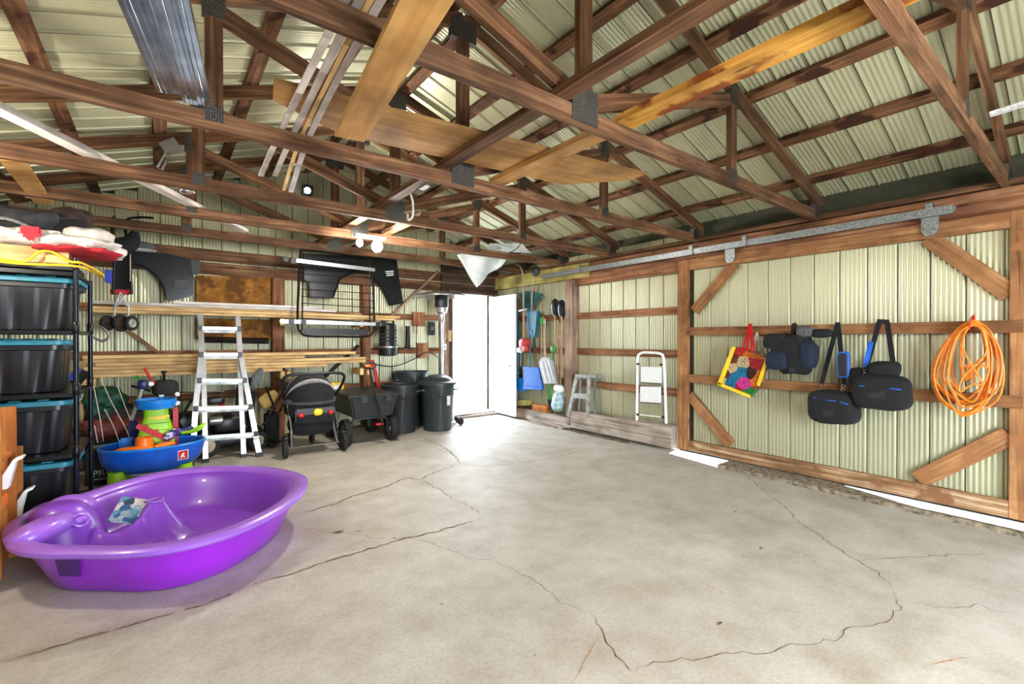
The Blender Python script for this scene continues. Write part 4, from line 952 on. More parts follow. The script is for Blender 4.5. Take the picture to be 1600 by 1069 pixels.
def tote(loc, lab, h=.34):
    t = thing('storage_tote', lab, 'storage tote', loc, 'black totes with teal lids'); L = Vector(loc); hx, hy = .365, .235
    m = M(); rings = []
    for z, s in ((0, .90), (.01, .915), (.27, .97), (.275, 1.0), (h-.03, 1.0)):
        base = rr(0, 0, hx*s, hy*s, .06, 8); R_ = []
        # resample front and side edges so that the ribs show
        pts = []
        for i in range(len(base)):
            a = Vector(base[i]+(0,)); b = Vector(base[(i+1) % len(base)]+(0,)); k = max(1, int((b-a).length/.0125)) if (b-a).length > .05 else 1
            nrm = (b-a).normalized(); nrm = V(nrm.y, -nrm.x, 0)
            for q in range(k):
                p = a.lerp(b, q/k)
                if k > 1 and z < .272:
                    ph = (q % 12); dd = .007 if 3 <= ph < 6 else 0; p = p-nrm*dd
                pts.append(L+V(p.x, p.y, z))
        R_ = pts; rings.append(R_)
    kk = min(len(r) for r in rings)
    rs = []
    for r in rings: rs.append([r[int(i*len(r)/kk)] for i in range(kk)])
    loftrings(m, rs); m.build('body', 'tote_black', t, smooth=True)
    m = M(); rings = [[L+V(x, y, z) for x, y in rr(0, 0, hx+o, hy+o, .07, 8)] for z, o in ((h-.035, .018), (h-.032, .026), (h-.004, .026), (h, .020), (h, -.02), (h-.012, -.03))]
    loftrings(m, rings); ld = m.build('lid', 'teal', t, smooth=True)
    for i in range(5):
        for s in (-1, 1): M().box(L+V(-.30+i*.13, s*.215-.018, h-.005), L+V(-.24+i*.13, s*.215+.018, h+.008)).build('lid_rib', 'teal', ld, bev=.005)
    for s in (-1, 1): M().box(L+V(s*.335, -.06, h-.075), L+V(s*.395, .06, h-.04)).build('handle', 'tote_black', t, bev=.008)
    return t
labs = ('black tote with teal lid on the bottom shelf of the rack', 'black tote with teal lid on the second shelf from the floor', 'black tote with teal lid on the third shelf from the floor', 'black tote with teal lid at the top of the rack')
tt = [tote((-.835, 4.43, bases[0]), labs[0])]
for i in range(1, 4): tt.append(dup(tt[0], (-.835+(.02 if i == 3 else -.015*i), 4.43, bases[i]), labs[i]))
zt = 1.722
# things on top of the rack
t = thing('wooden_crate', 'pine board crate on top of the totes under the flag cloth', 'crate', V(-.7, 4.3, zt))
M().box((-1.2, 4.12, zt+.035), (-.55, 4.15, zt+.135)).build('front_board', 'pine', t, bev=.002)
M().box((-.575, 4.09, zt+.035), (-.465, 4.12, zt+.135)).build('end_block', 'pine', t, bev=.002)
M().box((-.50, 4.12, zt+.035), (-.465, 4.60, zt+.12)).build('side_board', 'plank_pine', t, bev=.002)
M().box((-1.2, 4.57, zt+.035), (-.50, 4.60, zt+.135)).build('back_board', 'plank_pine', t, bev=.002)
M().box((-1.2, 4.12, zt), (-.44, 4.60, zt+.034)).build('base_panel', 'black_plastic', t)
P = spline([V(-1.0, 4.07, zt+.03), V(-.80, 4.06, zt+.035), V(-.66, 4.06, zt+.03), V(-.60, 4.055, zt+.09), V(-.54, 4.05, zt+.10), V(-.46, 4.06, zt+.05), V(-.40, 4.08, zt+.045), V(-.33, 4.3, zt+.012), V(-.34, 4.5, zt+.01), V(-.42, 4.06, zt+.02), V(-.7, 4.05, zt+.012), V(-.95, 4.06, zt+.04)], 7)
M().tube(P, .008).build('yellow_cord', 'yellow', None, smooth=True, label='yellow cord draped along the front of the pine crate', cat='cord')
def cloth(name, corners, nx, ny, fn, mat, lab, cat='cloth', th=.006):
    A, B, C_, D_ = [Vector(c) for c in corners]; m = M()
    for j in range(ny+1):
        for i in range(nx+1):
            a, b = i/nx, j/ny; p = A.lerp(B, a).lerp(D_.lerp(C_, a), b); m.v.append(p+fn(a, b))
    for j in range(ny):
        for i in range(nx):
            q = j*(nx+1)+i; m.f.append([q, q+1, q+nx+2, q+nx+1]); m.uv.append(None); m.mi.append(0)
    o = m.build(name, mat, None, smooth=True, label=lab, cat=cat); md = o.modifiers.new('s', 'SOLIDIFY'); md.thickness = th; return o
zc = zt+.14
fl = thing('flag_cloth', 'crumpled white and red maple leaf flag piled on the pine crate', 'flag', V(-.65, 4.3, zc))
def lump(m, c, s, sd, e=.8, nz=.16, rot=0): m.blob(c, s, e=e, nz=nz*2.2, seed=sd, rot=rot, n=44, k=28, fr=10); return m
lump(M(), V(-.76, 4.27, zc+.045), (.78, .50, .11), 3).build('white_cloth', 'flag_white', fl, smooth=True)
lump(M(), V(-.42, 4.24, zc+.03), (.40, .46, .10), 6).build('white_cloth', 'flag_white', fl, smooth=True)
lump(M(), V(-.44, 4.22, zc-.012), (.42, .50, .05), 7).build('red_cloth', 'flag_red', fl, smooth=True)
leaf = [(0, 1), (.18, .62), (.38, .72), (.3, .3), (.6, .48), (.66, .3), (.95, .36), (.82, .1), (.95, 0), (.45, -.35), (.5, -.5), (.06, -.42), (.06, -.85), (-.06, -.85), (-.06, -.42), (-.5, -.5), (-.45, -.35), (-.95, 0), (-.82, .1), (-.95, .36), (-.66, .3), (-.6, .48), (-.3, .3), (-.38, .72), (-.18, .62)]
c = V(-.63, 4.005, zc+.052); M().prism([c+V(y*.06+.0, .02*abs(x)*.4, x*.045) for x, y in leaf], (0, .004, 0)).build('maple_leaf', 'flag_red', fl)
M().box((-.67, 4.003, zc+.05), (-.58, 4.04, zc+.10)).build('red_stripe', 'flag_red', fl, bev=.01)
lump(M(), V(-.40, 4.42, zc+.13), (.27, .30, .12), 9, nz=.1).build('folded_pouch', 'flag_white', None, smooth=True, label='pale grey pouch with a blue edge lying behind the flag cloth', cat='pouch')
lump(M(), V(-.80, 4.62, zc+.22), (.60, .30, .20), 11, nz=.12).build('garment_bag', 'grey_cloth', None, smooth=True, label='dark grey bag behind the flag cloth at far left', cat='bag')
lump(M(), V(-.50, 4.55, zc+.16), (.22, .22, .20), 12, nz=.14).build('backpack', 'fabric_black', None, smooth=True, label='black bag with a silver strap behind the flag cloth', cat='bag')
lump(M(), V(-.50, 4.68, zc+.30), (.20, .2, .16), 13, nz=.15).build('brown_garment', 'brown_cloth', None, smooth=True, label='dark brown garment heaped behind the black bag on the rack', cat='garment')
M().tube(spline([V(-.95, 4.42, zc+.17), V(-.8, 4.40, zc+.20), V(-.65, 4.39, zc+.14), V(-.58, 4.38, zc+.10)], 5), .012).build('pole_arch', 'galv', None, smooth=True, label='curved grey pole lying over the dark bag at far left', cat='pole')
# shoe and blue brush
t = thing('shoe', 'grey mesh sports shoe hanging beside the folded stroller', 'shoe', qY(220, 390, 6.3)); c = qY(220, 384, 6.3)
M().blob(c+V(0, 0, .0), (.26, .11, .09), e=.8).build('upper', 'fabric_grey', t, smooth=True); M().blob(c+V(0, 0, -.045), (.28, .115, .035), e=.7).build('sole', 'fabric_lightgrey', t, smooth=True)
t = thing('brush', 'blue brush with dark bristles hanging on the pine post behind the rack', 'brush', qY(126, 604, 5.2)); c = qY(125, 590, 5.2)
m = M(); m.obox(c, V(.035, 0, .05), V(0, .03, 0), V(-.03, 0, .02)); m.build('bristles', 'fabric_black', t); m = M(); m.obox(c+V(-.03, -.005, .03), V(.025, 0, .045), V(0, .028, 0), V(-.02, 0, .012)); m.build('back', 'blue_box', t)
x = qY(124, 500, 6.1).x; M().beam((x, 6.1, .02), (x, 6.1, 1.06), .08, .06, up=(1, 0, 0)).build('pine_post', 'pine', None, label='upright pine post behind the right edge of the totes', cat='post')
# ============================================================= HANGING FOLDED STROLLER
yh = 5.95
t = thing('folded_stroller', 'black umbrella stroller hanging from the back wall left of the grey fender', 'stroller', qY(188, 515, yh))
for u, uu in ((176, 180), (198, 240)):
    M().tube(spline([qY(u, 372, yh), qY(u, 345, yh), qY((u+uu)/2, 340, yh), qY(uu, 339 if u < 190 else 341, yh-.05)], 4), .012).build('handle', 'black_metal', t, smooth=True)
m = M(); c = qY(190, 372, yh)
m.tube(spline([qY(164, 362, yh-.05), qY(170, 378, yh-.05), qY(188, 386, yh-.05), qY(206, 378, yh-.05), qY(212, 362, yh-.05)], 5), [.03+.06*math.sin(math.pi*i/20) for i in range(21)], 12); m.build('canopy', 'fabric_black', t, smooth=True)
m = M(); m.prism([qY(178, 385, yh), qY(202, 385, yh), qY(205, 455, yh), qY(176, 455, yh)], (0, .08, 0)); m.build('seat_fabric', 'fabric_black', t, bev=.02, smooth=True)
for a, b in ((181, 177), (202, 206)): M().tube([qY(a, 375, yh-.03), qY(b, 460, yh-.03)], .013).build('side_tube', 'black_metal', t, smooth=True)
M().tube([qY(204, 392, yh-.05), qY(204, 440, yh-.05)], .008).build('chrome_rod', 'chrome', t)
m = M(); m.prism([qY(175, 390, yh-.05), qY(198, 391, yh-.05), qY(197, 400, yh-.05), qY(192, 400, yh-.05), qY(192, 407, yh-.05), qY(180, 407, yh-.05), qY(180, 400, yh-.05), qY(175, 400, yh-.05)], (0, .004, 0)); m.build('care_label', 'label_white', t)
m = M(); m.prism([qY(164, 421, yh-.04), qY(176, 422, yh-.04), qY(176, 443, yh-.04), qY(164, 441, yh-.04)], (0, .05, 0)); m.build('blue_pouch', 'blue_box', t, bev=.006)
m = M(); m.prism([qY(171, 452, yh-.02), qY(205, 453, yh-.02), qY(203, 461, yh-.02), qY(173, 460, yh-.02)], (0, .03, 0)); m.build('red_strap', 'flag_red', t, bev=.006)
for a, b in (((188, 457), (180, 478)), ((188, 457), (200, 478)), ((183, 478), (196, 460)), ((198, 478), (186, 462))): M().tube([qY(*a, yh-.02), qY(*b, yh-.02)], .009).build('scissor_tube', 'alu_old', t)
for u in (179, 201): M().tube([qY(u, 476, yh), qY(u, 500, yh)], .010).build('wheel_leg', 'alu_old', t)
for u, R_, hb in ((168, .075, 'dark_wood'), (189, .085, 'dark_wood'), (206, .075, 'alu_old')):
    c = qY(u, 505, yh); wheel(c, R_, .03, (.75, -.66, 0), t, hub=hb)
M().tube(spline([qY(146, 527, 5.6), qY(160, 533, 5.6), qY(170, 526, 5.6), qY(165, 516, 5.6), qY(155, 510, 5.6)], 5), .011).build('curved_hook', 'steel', None, smooth=True, label='curved steel hook beside the rack below the hanging stroller', cat='hook')
# ============================================================= WATER TABLE
wx, wy = -.05, 5.12; W = V(wx, wy, 0)
t = thing('water_table', 'blue and green toy water table with a tall green tower behind the pool', 'toy table', W)
for i, (x, y) in enumerate(((-.24, -.13), (.22, -.13), (-.22, .15), (.22, .15))):
    m = M(); m.lathe(W+V(x, y, 0), [(.062, 0), (.065, .02), (.055, .18), (0, .18)], 16); m.build('leg', 'toy_green', t, smooth=True)
def er(rx, ry, z, n=48, w_=.0):
    out = []
    for i in range(n):
        a = 2*math.pi*i/n; q = 1+w_*math.cos(a*3+.5); out.append(W+V(rx*q*math.cos(a), ry*q*math.sin(a), z))
    return out
m = M(); loftrings(m, [er(.22, .15, .14), er(.28, .20, .15), er(.345, .255, .22), er(.365, .27, .30, w_=.01), er(.375, .28, .355, w_=.015), er(.36, .265, .362, w_=.015), er(.345, .25, .34, w_=.01), er(.30, .21, .22), er(.26, .18, .20)]); m.build('basin', 'toy_blue_dark', t, smooth=True)
M().tube(er(.368, .272, .358, w_=.015), .011, 8, closed=True).build('basin_rim', 'toy_blue', t, smooth=True)
M().lathe(W+V(0, 0, .201), [(.0, .002), (.2, .002)], 30).build('water_floor', 'toy_blue', t)
M().box(W+V(-.24, .10, .22), W+V(-.13, .18, .41)).build('step_block', 'toy_blue', t, bev=.015)
T0 = W+V(.02, .02, 0)
m = M(); rings = []
for z, hw in ((.20, .12), (.32, .135), (.42, .13), (.52, .11), (.60, .085), (.66, .09)): rings.append([T0+V(x, y, z) for x, y in rr(0, 0, hw, .06, .04, 4)])
loftrings(m, rings); m.build('tower', 'toy_green', t, smooth=True)
for z in (.3, .36, .42, .48, .54): M().tube([T0+V(-.09, -.061, z), T0+V(.09, -.061, z)], .003, 6).build('brick_groove', 'garden_green', t)
m = M(); m.lathe(T0+V(0, 0, .66), [(.08, 0), (.135, .01), (.15, .06), (.15, .085), (.14, .088), (.13, .05), (.0, .045)], 32, sx=1); m.build('top_tray', 'toy_blue', t, smooth=True)
for a, b in ((.06, .03), (-.06, -.03), (.0, .07)): M().lathe(T0+V(a, b, .705), [(.045, 0), (.045, .028), (.035, .03), (.03, .01), (0, .01)], 16).build('tray_cup', 'toy_blue', t, smooth=True)
m = M(); m.prism([T0+V(-.06, -.075, .60), T0+V(.09, -.075, .61), T0+V(.10, -.075, .59), T0+V(.03, -.075, .565), T0+V(.0, -.075, .575), T0+V(-.05, -.075, .58)], (0, .02, 0)); m.build('yellow_spinner', 'toy_yellow', t, bev=.004)
M().beam(T0+V(-.13, -.085, .54), T0+V(.10, -.085, .38), .03, .045).build('slide', 'red', t, bev=.006)
for k in (.25, .55): p = (T0+V(-.13, -.085, .54)).lerp(T0+V(.10, -.085, .38), k); M().box(p+V(-.02, -.02, -.005), p+V(.02, .02, .035)).build('slide_stop', 'red', t, bev=.005)
M().box(T0+V(.12, .05, .25), T0+V(.16, .09, .65)).build('red_post', 'red', t, bev=.006)
c = qY(285, 711, wy-.21); R3 = ((1, .0, 0), (0, .0, 1), (0, -1, 0))
def sticker(u, v, w_, h_, mat, o):
    a = 0
    c = qY(u, v, wy-.228-o); e = V(.93, .36, .02).normalized(); n = V(.36, -.93, 0); m = M(); m.obox(c, e*w_, V(0, 0, h_), n*.0015); m.build('logo_sticker', mat, t, bev=0)
sticker(285.5, 711, .040, .040, 'white_paint', 0); sticker(285.5, 711, .035, .035, 'red', .0025)
c = qY(285.5, 712, wy-.2335); e = V(.93, .36, .02).normalized()
for pp in ([(-.022, -.018), (-.010, .012), (.006, .024), (.012, .016), (-.002, .0), (.012, -.004), (.014, -.016), (.006, -.018), (.002, -.010), (-.010, -.010), (-.014, -.02)],):
    m = M(); m.prism([c+e*x+V(0, 0, y) for x, y in pp], V(.36, -.93, 0)*.002); m.build('logo_mark', 'white_paint', t)
# toys in the table
M().lathe(W+V(-.06, -.12, .34), [(.0, .0), (.068, .0), (.058, .10), (.05, .10), (.05, .02), (0, .02)], 20).build('toy_cup', 'toy_orange', None, smooth=True, label='orange castle-shaped cup in the front of the blue water table', cat='toy cup')
m = M(); m.blob(W+V(-.12, -.16, .355), (.27, .12, .05), e=.8); m.build('toy_boat', 'toy_orange', None, smooth=True, label='flat orange toy boat under the orange cup', cat='toy boat')
M().blob(W+V(.08, -.17, .365), (.17, .06, .05), e=.9, rot=.5).build('toy_scoop', 'toy_orange', None, smooth=True, label='small orange scoop right of the orange cup', cat='toy scoop')
M().blob(W+V(.13, -.10, .44), (.15, .05, .08), e=.9, rot=.3, tilt=-.5).build('printed_cloth', 'purple_daisy', None, smooth=True, label='purple cloth with white daisies on the edge of the water table', cat='cloth')
M().blob(W+V(.23, .02, .44), (.14, .05, .07), e=.9, rot=.3, tilt=-.2).build('navy_mitt', 'navy', None, smooth=True, label='dark blue rag behind the daisy cloth', cat='cloth')
P = spline([W+V(.20, -.02, .43), W+V(.28, -.04, .44), W+V(.34, -.05, .47), W+V(.38, -.05, .51)], 4); M().tube(P, [.012, .012, .013, .015, .018, .02, .022, .024, .022, .018, .012, .008, .004][:len(P)]).build('toy_shovel', 'toy_green', None, smooth=True, label='bright green toy shovel sticking out of the water table', cat='toy shovel')
# folded scooter behind
ys = 5.55
t = thing('folding_scooter', 'folded scooter with a grey stem and navy base behind the water table', 'scooter', qY(205, 700, ys))
M().tube([qY(222, 607, ys), qY(204, 657, ys)], .017).build('stem', 'alu_old', t); M().blob(qY(223, 601, ys), (.08, .06, .09), e=.7).build('hinge', 'navy', t, smooth=True)
m = M(); m.prism([qY(204, 655, ys), qY(214, 658, ys), qY(217, 680, ys), qY(212, 700, ys), qY(192, 700, ys), qY(198, 672, ys)], (0, .06, 0)); m.build('deck_bracket', 'navy', t, bev=.01)
P = qY(212, 690, ys); M().box(P+V(-.03, -.05, -.15), P+V(.04, .35, -.11)).build('deck', 'navy', t, bev=.005)
# black barbell-like tool cluster
t = thing('snow_thrower', 'black snow thrower with levers and white knobs behind the ladder', 'snow thrower', qY(300, 700, 6.0)); yb = 5.98
M().blob(qY(258, 606, yb), (.22, .2, .17), e=.6, rot=.2).build('chute_cap', 'fabric_charcoal', t, smooth=True)
for a, b in (((240, 615), (345, 613)), ((250, 620), (300, 690)), ((300, 624), (262, 685)), ((205, 603), (235, 611)), ((225, 575), (245, 608)), ((256, 582), (256, 596))):
    M().tube([qY(*a, yb-.06), qY(*b, yb-.06)], .012).build('lever', 'red' if a == (225, 575) else 'black_metal', t)
M().tube([qY(283, 615, yb-.08), qY(350, 611, yb-.08)], .007).build('control_rod', 'chrome', t)
for u, v in ((277, 616), (277, 630), (252, 617), (236, 600), (302, 664)): M().lathe(qY(u, v, yb-.08), [(0, -.012), (.022, -.01), (.022, .01), (0, .012)], 14, (0, 1, 0)).build('knob', 'white_paint', t)
M().lathe(qY(256, 581, yb-.06), [(.01, -.02), (.025, -.01), (.025, .01), (0, .015)], 12).build('knob', 'black_plastic', t)
M().tube(spline([qY(207, 592, yb), qY(214, 589, yb), qY(219, 594, yb)], 4), .013).build('green_grip', 'garden_green', t)
c = qY(280, 665, 6.12); M().blob(c, (.36, .28, .28), e=.5, nz=.1, seed=4).build('auger_housing', 'black_plastic', t, smooth=True)
# lawn mower
t = thing('lawn_mower', 'push lawn mower with a tan-hubbed wheel and red deck behind the ladder', 'lawn mower', V(.60, 6.05, 0))
MW = len(bpy.data.objects)
wheel((.46, 5.80, .13), .13, .05, (.25, -1, 0), t, hub='tan_hub'); wheel((.95, 5.86, .11), .11, .05, (.25, -1, 0), t, hub='tan_hub')
wheel((.50, 6.32, .13), .13, .05, (.25, -1, 0), t, hub='tan_hub'); wheel((.98, 6.32, .11), .11, .05, (.25, -1, 0), t, hub='tan_hub')
M().blob((.70, 6.08, .14), (.62, .46, .16), e=.45).build('deck', 'black_plastic', t, smooth=True); M().box((.32, 5.84, .05), (.42, 5.98, .11)).build('red_trim', 'rust_red', t, bev=.01)
M().blob((.66, 6.05, .32), (.34, .32, .22), e=.5, nz=.08, seed=2).build('engine', 'black_plastic', t, smooth=True)
M().lathe((.54, 5.88, .38), [(0, -.07), (.045, -.065), (.05, -.05), (.05, .06), (.04, .07), (0, .07)], 16, (1, .1, 0)).build('muffler', 'steel', t, smooth=True)
M().blob((.54, 5.90, .60), (.18, .14, .09), e=.5).build('air_filter', 'black_plastic', t, smooth=True); M().lathe((.60, 5.86, .52), [(.03, 0), (.03, .04), (0, .045)], 12).build('fuel_cap', 'red', t)
M().box((.70, 5.92, .30), (.86, 6.0, .46)).build('fuel_tank', 'bin_black', t, bev=.02)
for s in (0, .12): M().tube([(.76+s, 6.15, .25), (.80+s, 6.33, .66), (.82+s, 6.37, .80)], .013).build('handle_bar', 'black_metal', t, smooth=True)
t.location += V(-.06, .12, 0)
t = thing('leaf_blower_chute', 'black curved discharge chute with bolts right of the ladder', 'chute', qY(405, 610, 5.9)); yc = 5.88
m = M(); m.prism([qY(393, 600, yc), qY(395, 588, yc), qY(407, 576, yc), qY(411, 574, yc), qY(412, 584, yc), qY(404, 600, yc), qY(396, 612, yc)], (0, .12, 0)); m.build('shell', 'black_plastic', t, bev=.015, smooth=True)
for u, v in ((396, 594), (401, 591), (405, 589)): M().lathe(qY(u, v, yc-.004), [(.008, 0), (.008, .006), (0, .008)], 8, (0, -1, 0)).build('bolt', 'steel', t)
M().tube([qY(396, 612, yc+.06), qY(388, 680, yc+.1)], .03).build('neck', 'black_plastic', t)
t = thing('folded_chair_bag', 'black bulky equipment bag between ladder and stroller', 'bag', V(1.02, 5.95, 0))
M().box((.98, 5.98, .0), (1.12, 6.2, .42)).build('body', 'fabric_black', t, bev=.03, smooth=True); M().blob((1.0, 5.95, .58), (.22, .12, .16), e=.5, tilt=-.5).build('flap', 'dull_gold', t, smooth=True)
for a, b in (((421, 648), (450, 598)), ((428, 655), (455, 612)), ((408, 665), (440, 640)), ((412, 690), (440, 690)), ((415, 605), (430, 640))): M().tube([qY(*a, 5.72), qY(*b, 5.78)], .012).build('strut', 'black_metal', t)
# tarps, wires and the black box with lettering
M().blob(qY(160, 628, 6.1), (.36, .3, .30), e=.9, nz=.35, seed=21, n=36, k=22, fr=8).build('green_tarp', 'tarp_green', None, smooth=True, label='crumpled dark green tarp heaped behind the rack post', cat='tarp')
M().blob(qY(173, 668, 6.0), (.55, .4, .20), e=.8, nz=.35, seed=22, n=36, k=22, fr=9).build('red_tarp', 'tarp_red', None, smooth=True, label='folded dull red tarp below the green tarp', cat='tarp')
M().blob(V(-.30, 6.15, .30), (.7, .5, .55), e=.6, nz=.2, seed=23, n=30, k=18).build('dark_bundle', 'grey_cloth', None, smooth=True, label='dark bundle on the floor under the red tarp', cat='bundle')
for i, L in enumerate((((143, 590), (155, 650), (161, 690)), ((157, 590), (172, 625), (195, 668), (204, 690)), ((179, 592), (195, 635), (203, 655)), ((163, 640), (176, 665), (186, 692)), ((147, 665), (152, 692)))):
    M().tube(spline([qY(u, v, 5.45) for u, v in L], 4), .0035, 6).build('wire', 'twine', None, smooth=True, label=('leftmost long', 'second long', 'rightmost long', 'short lower', 'shortest')[i]+' pale wire hanging down beside the rack', cat='wire', group='pale wires hanging by the rack')
M().tube(spline([V(-.50, 5.43, .32), V(-.38, 5.42, .325), V(-.26, 5.44, .32)], 6), .018).build('driftwood_stick', 'sill_wood', None, smooth=True, label='pale stick lying on the black lettered box', cat='stick')
t = thing('black_tool_box', 'black box with white lettering behind the rack post and pool', 'box', V(-.38, 5.55, 0))
M().box((-.52, 5.37, 0), (-.24, 5.72, .30)).build('case', 'black_plastic', t, bev=.01)
text('PRO', .078, t, (-.395, 5.362, .105), 'label_white', ((1, 0, 0), (0, 0, 1), (0, -1, 0)), .002)
M().box((-.46, 5.363, .05), (-.33, 5.37, .06)).build('print_line', 'snow_grey', t)
# ============================================================= TOY ORGANIZER
t = thing('toy_organizer', 'stepped pine toy organizer with white bins at the left edge', 'toy organizer', V(-.85, 3.8, 0)); ox = -.675
steps = ((3.40, .88), (3.60, .88), (3.915, .62), (4.07, .365))
M().box((-1.15, 3.38, .0), (ox, 3.40, .90)).build('end_panel', 'toy_box_pine', t)
for (y0_, z0_), (y1_, z1_) in zip(steps[:-1], steps[1:]):
    m = M(); m.box((-1.15, y1_-.018, 0), (ox+.004, y1_, z0_)); m.build('divider', 'toy_box_pine', t, bev=.002)
    M().box((-1.15, y0_, z1_-.02), (ox-.012, y1_-.018, z1_)).build('top_board', 'toy_box_pine', t)
    m = M(); m.box((-1.15, y0_, .0), (ox-.03, y1_-.018, z1_-.02)); m.build('side_panel', 'toy_box_pine', t)
for y, z in ((3.70, .50), (3.95, .26)):
    m = M(); c = V(ox-.0, y+.03, z); m.prism([c+V(-.03, .0, 0), c+V(.02, 0, .10), c+V(.06, 0, .115), c+V(.06, 0, .10), c+V(.03, 0, .088), c+V(-.0, 0, -.06), c+V(-.03, 0, -.06)], (0, .07, 0)); m.build('white_bin', 'white_paint', t, bev=.004)
M().box((ox-.02, 3.62, .36), (ox+.0, 3.74, .42)).build('orange_bin', 'toy_orange', t, bev=.004)
# ============================================================= THINGS ON THE SLIDING DOOR
def ext(u0, u1, x): return abs(qX(u0, 500, x).y-qX(u1, 500, x).y)
xb = 4.47
t = thing('shopping_bag', 'colourful produce-print shopping bag with red handles hung on the sliding door', 'bag', qX(1155, 620, 4.5))
face = [(1143.8, 542), (1160, 544), (1180, 553), (1198.5, 560), (1184, 602), (1170.6, 621), (1121, 600)]
m = M(); m.prism([qX(u, v, xb) for u, v in face], (.10, 0, 0)); m.build('body', 'bag_patches', t, bev=.008)
for L in ([(1143.8, 542), (1149, 543), (1127, 602), (1120.7, 600)], [(1121, 597), (1171, 617), (1170.6, 622), (1120, 601)], [(1196, 559), (1200, 561), (1186, 604), (1182, 601)]):
    m = M(); m.prism([qX(u, v, xb-.012) for u, v in L], (.02, 0, 0)); m.build('yellow_trim', 'toy_yellow', t)
for a, b in ((1160, 1171), (1167, 1172), (1174, 1173), (1179, 1173)):
    m = M(); m.beam(qX(a, 549, xb-.01), qX(b, 506, 4.57), .02, .004, up=(1, 0, 0)); m.build('handle', 'red', t)
M().tube(spline([qX(1178, 552, xb+.08), qX(1182, 520, 4.56), qX(1185, 530, 4.56), qX(1192, 556, xb+.08)], 4), .008).build('rear_handle', 'cable_white', t)
t = thing('tool_belt_bag', 'black and navy bundle of tool pouches with a wide belt on the sliding door', 'bag', qX(1240, 585, 4.45))
def bl(u, v, wu, hv, dx, mat, nm, e=.6, nz=.12, sd=1, rot=0, x=4.46, tilt=0):
    c = qX(u, v, x); wd = ext(u-wu/2, u+wu/2, x); k = c.length and (c.x*FX+c.y*FY)/FOC
    return M().blob(c, (dx, wd, hv*k), e=e, nz=nz, seed=sd, n=28, k=18, rot=rot, tilt=tilt).build(nm, mat, t, smooth=True)
bl(1238, 553, 62, 60, .2, 'fabric_black', 'main_pouch', sd=3, nz=.2)
bl(1212, 533, 34, 24, .14, 'fabric_black', 'side_pouch', sd=4, x=4.43, e=.45); bl(1216, 562, 34, 30, .16, 'fabric_navy', 'navy_pouch', sd=5, x=4.41)
bl(1264, 555, 26, 42, .16, 'fabric_navy', 'navy_pouch', sd=6, x=4.43); bl(1257, 518, 24, 18, .1, 'fabric_grey', 'belt_pad', sd=7, x=4.43, e=.6, nz=0)
bl(1283, 521, 36, 14, .09, 'fabric_black', 'belt_pad', sd=8, x=4.47, e=.7, nz=.02)
M().beam(qX(1241, 507, 4.5), qX(1238, 583, 4.36), .05, .006, up=(1, 0, 0)).build('belt', 'fabric_charcoal', t)
M().beam(qX(1241, 505, 4.56), qX(1236, 530, 4.38), .03, .006, up=(1, 0, 0)).build('strap', 'fabric_black', t); M().beam(qX(1241, 505, 4.56), qX(1250, 540, 4.40), .02, .006, up=(1, 0, 0)).build('strap', 'fabric_grey', t)
def duffel(name, lab, u, v, wu, hv, x, pipes, clips, strap, flap):
    global t
    t = thing(name, lab, 'bag', qX(u, v+hv/2, x)); c = qX(u, v, x); k = (c.x*FX+c.y*FY)/FOC
    wd = ext(u-wu/2, u+wu/2, x)
    M().blob(c, (.24, wd, hv*k), e=.5, nz=.05, seed=u, n=36, k=22).build('body', 'fabric_black', t, smooth=True)
    for (a, b) in pipes:
        pa, pb = qX(*a, x-.10), qX(*b, x-.10); M().tube([pa+V(-.012, 0, 0), pb+V(-.012, 0, 0)], .006).build('blue_piping', 'blue_piping', t)
    a, b = flap; M().prism([qX(a[0], a[1], x-.118), qX(b[0], a[1]+1, x-.118), qX(b[0], b[1], x-.122), qX(a[0], b[1], x-.122)], (.02, 0, 0)).build('carry_handle', 'fabric_charcoal', t, bev=.004)
    for cu, cv in clips:
        p = qX(cu, cv, x); q = M().torus(p, .014, .004, (1, 0, 0), 14, 6); q.torus(p+V(0, .005, -.028), .012, .004, (1, .3, 0), 14, 6); q.build('clip', 'chrome', t, smooth=True)
    for a, b, mt in strap: M().beam(qX(*a), qX(*b), .035, .004, up=(1, 0, 0)).build('strap', mt, t)
    return t
duffel('duffel_bag', 'smaller black duffel bag with blue piping hanging low on the sliding door', 1303, 636, 76, 52, 4.46, (((1273, 622), (1285, 623)), ((1292, 625), (1307, 627)), ((1314, 628), (1326, 632))), ((1283, 602), (1318, 604)), (((1309, 504, 4.57), (1284, 600, 4.46), 'fabric_black'), ((1309, 504, 4.57), (1320, 602, 4.46), 'fabric_black')), ((1285, 640), (1303, 650)))
o = M(); c = qX(1318, 570, 4.45); k = (c.x*FX+c.y*FY)/FOC; o.blob(c, (.03, .085, 41*k), e=.35); o.build('shoulder_pad', 'blue_piping', t, smooth=True); M().blob(c+V(-.01, 0, 0), (.025, .06, 36*k), e=.35).build('pad_face', 'fabric_charcoal', t, smooth=True)
duffel('duffel_bag', 'larger black duffel bag with blue piping and top pouch on the sliding door', 1378, 613, 90, 54, 4.44, (((1344, 603), (1353, 603)), ((1364, 603), (1382, 605)), ((1391, 607), (1409, 609))), ((1353, 580), (1397, 580)), (((1374, 502, 4.57), (1353, 578, 4.44), 'fabric_black'), ((1386, 503, 4.57), (1397, 578, 4.44), 'fabric_black'), ((1370, 502, 4.565), (1389, 503, 4.565), 'fabric_black'), ((1361, 534, 4.50), (1352, 574, 4.44), 'blue_piping')), ((1356, 609), (1384, 623)))
c = qX(1380, 578, 4.46); M().blob(c, (.16, .20, .13), e=.6, nz=.15, seed=3).build('top_pouch', 'fabric_black', t, smooth=True)
